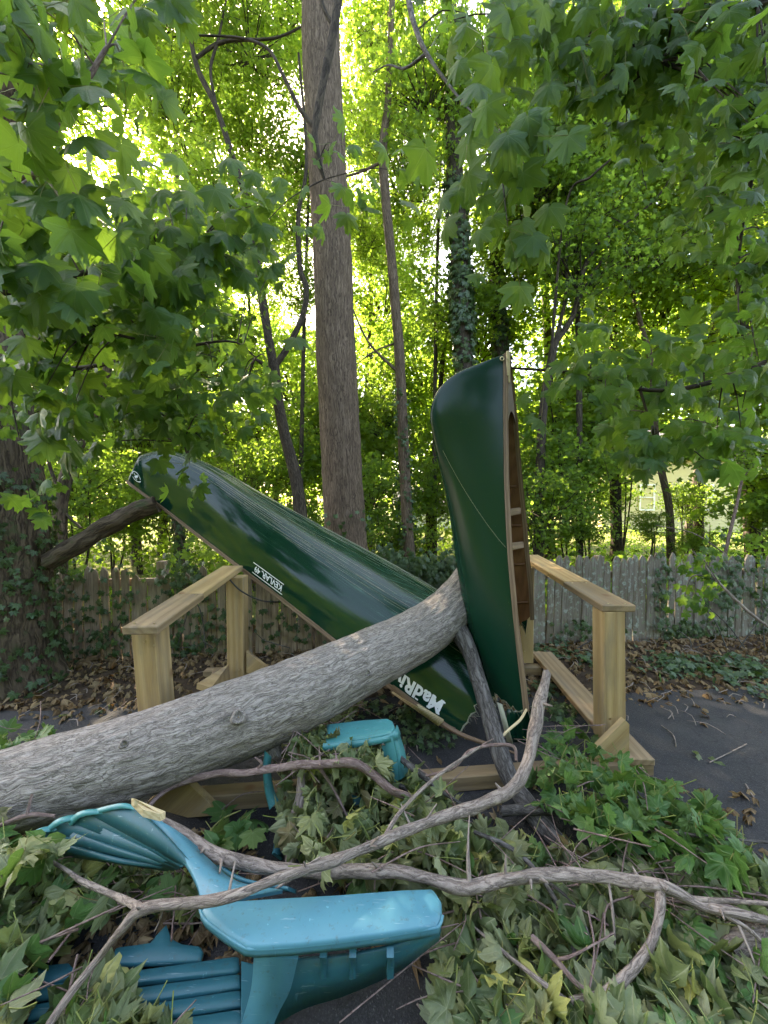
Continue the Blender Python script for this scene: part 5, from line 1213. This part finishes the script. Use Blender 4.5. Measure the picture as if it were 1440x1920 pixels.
mb = MB(); pos = []
while len(pos) < 4200:
    x = rnd.uniform(-5, 5); y = fence_y(x) - .05 - 1.55 * rnd.random() ** 1.7
    if y < 2.75 + .05 * x + .25 * noise.noise((x * 1.1, 3, 1)) and rnd.random() < .93: continue
    pos.append((x, y, .012 + ground_h(x, y) * .9 + .035 * rnd.random()))
N = len(pos); scatter(mb, LOW_W, pos, rng.normal(size=(N, 3)) * [1, 1, .15], rng.normal(size=(N, 3)) * .45 + [0, 0, 1], rng.uniform(.03, .075, N))
tag(mb.build('leaf_litter', M_leaf_dry), kind='stuff')
# litter and twigs under the heaps
mb = MB(); pos = [GP(rnd.uniform(-50, 480) if k % 2 else rnd.uniform(560, 1440), rnd.uniform(1560, 1900) if k % 2 else rnd.uniform(1480, 1900), .02) for k in range(900)]
pos = [p for p in pos if not (-.28 < p.x < .18 and p.y < 1.25)]
N = len(pos); scatter(mb, LOW_W, np.array(pos) + rng.random((N, 3)) * [0, 0, .03], rng.normal(size=(N, 3)) * [1, 1, .15], rng.normal(size=(N, 3)) * .4 + [0, 0, 1], rng.uniform(.03, .065, N))
tag(mb.build('brown_litter', M_leaf_dry), kind='stuff')
mb = MB()
for _ in range(260):
    x = rnd.uniform(-4, 4); y = fence_y(x) - 1.7 * rnd.random(); a = rnd.uniform(0, 3.14); l = rnd.uniform(.05, .22); c = Vector((x, y, .03 + max(0, ground_h(x, y))))
    tube(mb, [(c, .003), (c + Vector((math.cos(a) * l * .5, math.sin(a) * l * .5, .015)), .003), (c + Vector((math.cos(a + .3) * l, math.sin(a + .3) * l, .0)), .0015)], 4, .06, cap=False)
tag(mb.build('twig_litter', M_branch), kind='stuff')
# single leaves and twigs on the asphalt
for i, (px, py, sz, me, lab) in enumerate([
        (1340, 1425, .085, ME_wilt[2], "crumpled olive leaf lying alone on the asphalt at right"), (1310, 1415, .06, ME_wilt[5], "small curled leaf tucked against the crumpled olive one"),
        (1215, 1318, .075, ME_dry[1], "large tan dry leaf on the asphalt edge right of the post"), (1258, 1318, .05, ME_dry[3], "tan dry leaf just right of the large tan one"),
        (1325, 1340, .05, ME_dry[6], "orange dry leaf in the sun patch on the asphalt"), (1240, 1275, .07, ME_fresh[1], "fallen green leaf at the litter edge right of the post"),
        (1305, 1320, .045, ME_dry[0], "small orange leaf behind the sun patch"), (1285, 1478, .06, ME_dry[2], "brown curled leaf at the edge of the fresh green heap"),
        (130, 1338, .07, ME_wilt[1], "pale green leaf on the dark asphalt strip behind the trunk"), (58, 1325, .055, ME_dry[4], "tan dry leaf on the asphalt strip near the old trunk"),
        (210, 1322, .07, ME_wilt[3], "sunlit pale leaf beside the left front post"), (185, 1330, .06, ME_wilt[4], "curled pale leaf touching the sunlit one by the post"),
        (822, 1425, .05, ME_dry[5], "brown dry leaf before the ivy under the tilted half"), (1100, 1300, .05, ME_dry[1], "dry leaf beside the right base board")]):
    p = GP(px, py, .02); o = leaf_obj(me, p, rv(.6) * 1 + Vector((0, -.3, 0)), Vector((0, -.2, 1)) + rv(.2), sz, None, 'fallen_leaf'); tag(o, lab, 'leaf', 'single fallen leaves')
for lab, pp in (("thin grey twig on the asphalt right of the post", [(1240, 1360), (1262, 1378), (1268, 1400)]), ("forked thin twig near the crumpled olive leaf", [(1330, 1430), (1380, 1405), (1400, 1395)]), ("short twig on the bare asphalt in the bottom foreground", [(782, 1882), (800, 1905), (812, 1920)]), ("short dark twig on the asphalt near the right edge", [(1398, 1470), (1410, 1490), (1418, 1500)])):
    mb = MB(); tube(mb, [(GP(x, y, .012), .0035) for x, y in pp], 5, .02); tag(mb.build('small_twig', M_branch), lab, 'twig')

# ------------------------------------------------------------------ broken plastic chairs
def slab(mb, top, th, nrm=None, lip=0.0, mat=0, crown=0.0):
    """soft edged plate from an outline of 3D points"""
    p = np.array(top, float); c = p.mean(0)
    n = np.zeros(3)
    for i in range(len(p)): n += np.cross(p[i] - c, p[(i + 1) % len(p)] - c)
    n /= np.linalg.norm(n)
    if nrm is not None and n @ np.array(nrm) < 0: n = -n
    rings = [(.0, crown), (.9, crown), (.965, 0.0), (.99, -.25), (1.0, -.6), (1.0, -1.0)]
    V = [c + n * crown * th]; k = len(p); f = []
    for s_, z in rings[1:]: V += list(c + (p - c) * s_ + n * th * z)
    f += [(0, 1 + i, 1 + (i + 1) % k) for i in range(k)]
    for r_ in range(len(rings) - 2):
        a = 1 + r_ * k; b = a + k
        f += [(a + i, b + i, b + (i + 1) % k, a + (i + 1) % k) for i in range(k)]
    f.append([1 + (len(rings) - 2) * k + i for i in range(k)][::-1])
    mb.add(V, f, None, mat)
def ribbon(mb, A, B, th, nrm=None, mat=0):
    """plate between two polylines of equal length, with thickness"""
    A = catmull(A, .02); B_ = np.array(B, float)
    sB = np.concatenate([[0], np.cumsum(np.linalg.norm(np.diff(B_, axis=0), axis=1))]); B_ = catmull(B, .02)
    u = np.linspace(0, 1, max(len(A), len(B_)))
    A = np.stack([np.interp(u, np.linspace(0, 1, len(A)), A[:, i]) for i in range(3)], -1); B_ = np.stack([np.interp(u, np.linspace(0, 1, len(B_)), B_[:, i]) for i in range(3)], -1)
    n = len(u); t = np.gradient((A + B_) / 2, axis=0); no = np.cross(t, B_ - A); no /= np.linalg.norm(no, axis=1)[:, None] + 1e-9
    rows = np.stack([A + no * th / 2, B_ + no * th / 2, B_ - no * th / 2, A - no * th / 2], 1)
    idx = np.arange(n * 4).reshape(n, 4); f = np.stack([idx[:-1], np.roll(idx[:-1], -1, 1), np.roll(idx[1:], -1, 1), idx[1:]], -1).reshape(-1, 4)
    mb.add(rows.reshape(-1, 3), f, None, mat); mb.add(rows[0], [(3, 2, 1, 0)]); mb.add(rows[-1], [(0, 1, 2, 3)])
def G_(l, h): return [GP(x, y, h) for x, y in l]

ch = thing('plastic_chair', GP(560, 1850, 0), "faded teal plastic garden chair crushed in the foreground, wide armrest uppermost", 'chair', 'broken plastic chairs')
za = .34
mb = MB(); slab(mb, G_([(440, 1689), (520, 1684), (640, 1677), (760, 1668), (815, 1666), (828, 1685), (829, 1715), (822, 1735), (790, 1742), (720, 1753), (640, 1763), (560, 1772), (480, 1777), (458, 1774), (420, 1750), (385, 1722), (375, 1705), (380, 1694)], za), .03, (0, 0, 1), crown=.12)
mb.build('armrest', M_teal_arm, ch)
ax = [(374, 1702), (384, 1724), (420, 1752), (458, 1776), (482, 1779), (560, 1774), (640, 1765), (720, 1755), (790, 1744), (823, 1737), (830, 1715)]
mb = MB(); ribbon(mb, G_(ax, za - .006), G_(ax, za - .042), .008); mb.build('armrest_lip', M_teal_arm, ch)
# side apron below the arm with upright ribs
mb = MB(); ribbon(mb, [GP(826, 1738, .30), GP(740, 1772, .27), GP(640, 1792, .25), GP(560, 1798, .235), GP(500, 1796, .23)], [GP(822, 1760, .22), GP(745, 1818, .15), GP(650, 1862, .10), GP(570, 1888, .06), GP(505, 1925, .03)], .010)
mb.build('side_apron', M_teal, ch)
for px in (600, 655, 725):
    mb = MB(); ribbon(mb, [GP(px, 1785, .29), GP(px + 2, 1800, .24), GP(px, 1828, .19)], [GP(px + 13, 1785, .29), GP(px + 14, 1800, .24), GP(px + 12, 1826, .19)], .022); mb.build('rib', M_teal, ch)
mb = MB(); ribbon(mb, [GP(478, 1785, .30), GP(472, 1850, .18), GP(448, 1935, .05), GP(430, 1990, .0)], [GP(560, 1790, .29), GP(545, 1850, .18), GP(520, 1900, .1), GP(505, 1960, .02)], .02)
mb.build('leg', M_teal_arm, ch)
# curved upright that runs from the arm to the back
mb = MB(); ribbon(mb, [GP(243, 1514, .40), GP(300, 1556, .385), GP(345, 1612, .37), GP(370, 1660, .355), GP(378, 1700, .34)], [GP(262, 1512, .42), GP(335, 1563, .37), GP(385, 1610, .33), GP(440, 1655, .32), GP(530, 1672, .30)], .014)
mb.build('back_post', M_teal_arm, ch)
mb = MB(); ribbon(mb, [GP(335, 1563, .37), GP(400, 1615, .31), GP(450, 1648, .3), GP(540, 1666, .28)], [GP(380, 1598, .25), GP(420, 1628, .22), GP(470, 1655, .22), GP(555, 1672, .22)], .01); mb.build('back_web', M_teal, ch)
# fan of back slats seen from below, tips stepped
tips = [((252, 1512), (160, 1522), (225, 1506)), ((222, 1517), (128, 1540), (155, 1520)), ((150, 1527), (84, 1556), (110, 1535)), ((110, 1548), (52, 1575), (70, 1555)), ((84, 1570), (48, 1592), (52, 1578))]
ends = [(352, 1618), (346, 1622), (340, 1624), (334, 1625), (322, 1626)]
for k, ((a, b, c), e) in enumerate(zip(tips, ends)):
    mb = MB(); h0 = .43 - .035 * k; h1 = .37 - .022 * k
    A_ = [GP(a[0], a[1], h0), GP((a[0] * .45 + e[0] * .55), (a[1] * .45 + e[1] * .55) - 6 + 4 * k, (h0 + h1) / 2 + .008), GP(e[0], e[1] - 2, h1)]
    B_ = [GP(b[0], b[1], h0 - .045), GP((b[0] * .5 + e[0] * .5), (b[1] * .5 + e[1] * .5) + 2, (h0 + h1) / 2 - .04), GP(e[0] - 6, e[1] + 4, h1 - .03)]
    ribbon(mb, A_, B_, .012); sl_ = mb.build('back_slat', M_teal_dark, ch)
    mb = MB(); ribbon(mb, [GP(a[0], a[1], h0), GP(c[0], c[1], h0 + .008), GP(b[0], b[1], h0 - .045)], [GP(a[0] + 2, a[1] + 9, h0 - .005), GP(c[0] + 4, c[1] + 10, h0 - .002), GP(b[0] + 6, b[1] + 8, h0 - .05)], .008)
    o = mb.build('slat_tip', M_teal_green, ch)
# fan back lying flat under the leaves at lower left
c2 = thing('plastic_chair', GP(340, 1840, 0), "dark blue teal chair back of level slats lying flat under leaves at lower left", 'chair', 'broken plastic chairs')
rows = [[(215, 1778), (280, 1769), (300, 1745), (312, 1733), (322, 1760), (345, 1772), (378, 1776), (382, 1784), (376, 1800), (250, 1808), (205, 1806)],
        [(60, 1852), (270, 1818), (448, 1793), (450, 1815), (440, 1822), (270, 1842), (70, 1874)],
        [(60, 1884), (300, 1846), (452, 1826), (452, 1850), (300, 1874), (50, 1912)],
        [(40, 1922), (300, 1880), (455, 1856), (455, 1884), (300, 1908), (30, 1950)],
        [(130, 1945), (300, 1916), (455, 1892), (458, 1925), (300, 1950), (110, 1975)]]
for k, r_ in enumerate(rows):
    mb = MB(); slab(mb, G_(r_, .06 - .004 * k), .014, (0, 0, 1), crown=.2); mb.build('back_slat', M_blue, c2)
mb = MB(); slab(mb, G_([(452, 1800), (478, 1806), (470, 1930), (452, 1945)], .066), .02, (0, 0, 1)); mb.build('back_rail', M_blue, c2)
mb = MB(); slab(mb, G_([(298, 1810), (322, 1806), (318, 1960), (290, 1962)], .04), .015, (0, 0, 1)); mb.build('back_rail', M_blue, c2)
mb = MB(); slab(mb, G_([(40, 1838), (70, 1812), (130, 1806), (150, 1826), (90, 1846)], .05), .02, (0, 0, 1), crown=.15); mb.build('back_slat', M_blue, c2)
# crushed chair under the big trunk
c3 = thing('plastic_chair', GP(680, 1470, 0), "sea green plastic chair crushed under the big trunk, one rounded corner showing", 'chair', 'broken plastic chairs')
d0 = 1.86
mb = MB(); slab(mb, [P(612, 1358, 2.0), P(680, 1350, 2.0), P(728, 1347, 2.0), P(737, 1352, 1.99), P(741, 1364, 1.9), P(735, 1374, d0), P(700, 1382, d0), P(640, 1392, d0), P(610, 1395, d0)], .02, (0, -.3, 1), crown=.1); mb.build('seat_corner', M_teal_green, c3)
mb = MB(); ribbon(mb, [P(606, 1394, d0), P(680, 1387, d0), P(728, 1378, d0), P(741, 1368, 1.88), P(744, 1360, 1.96)], [P(604, 1408, d0 - .01), P(680, 1400, d0 - .01), P(724, 1392, d0 - .01), P(746, 1386, 1.88), P(750, 1376, 1.97)], .008); mb.build('apron', M_teal_green, c3)
mb = MB(); ribbon(mb, [P(735, 1378, d0), P(744, 1420, 1.85), P(748, 1462, 1.85)], [P(744, 1366, 1.93), P(758, 1410, 1.93), P(764, 1452, 1.93)], .01); ribbon(mb, [P(712, 1384, d0), P(722, 1425, 1.85), P(730, 1468, 1.85)], [P(735, 1378, d0), P(744, 1420, 1.85), P(748, 1462, 1.85)], .01); mb.build('leg', M_teal_green, c3)
mb = MB(); ribbon(mb, [P(497, 1408, 1.84), P(494, 1440, 1.83), P(497, 1480, 1.82), P(505, 1518, 1.81)], [P(508, 1418, 1.86), P(506, 1445, 1.86), P(514, 1485, 1.85), P(522, 1500, 1.84)], .012); mb.build('slat_splinter', M_teal_green, c3)
mb = MB(); ribbon(mb, [P(660, 1490, 1.78), P(668, 1530, 1.74)], [P(690, 1500, 1.8), P(692, 1545, 1.76)], .012); mb.build('slat_splinter', M_teal, c3); mb = MB(); ribbon(mb, [P(520, 1560, 1.7), P(512, 1600, 1.6)], [P(535, 1570, 1.72), P(528, 1612, 1.62)], .012); mb.build('slat_splinter', M_teal, c3)
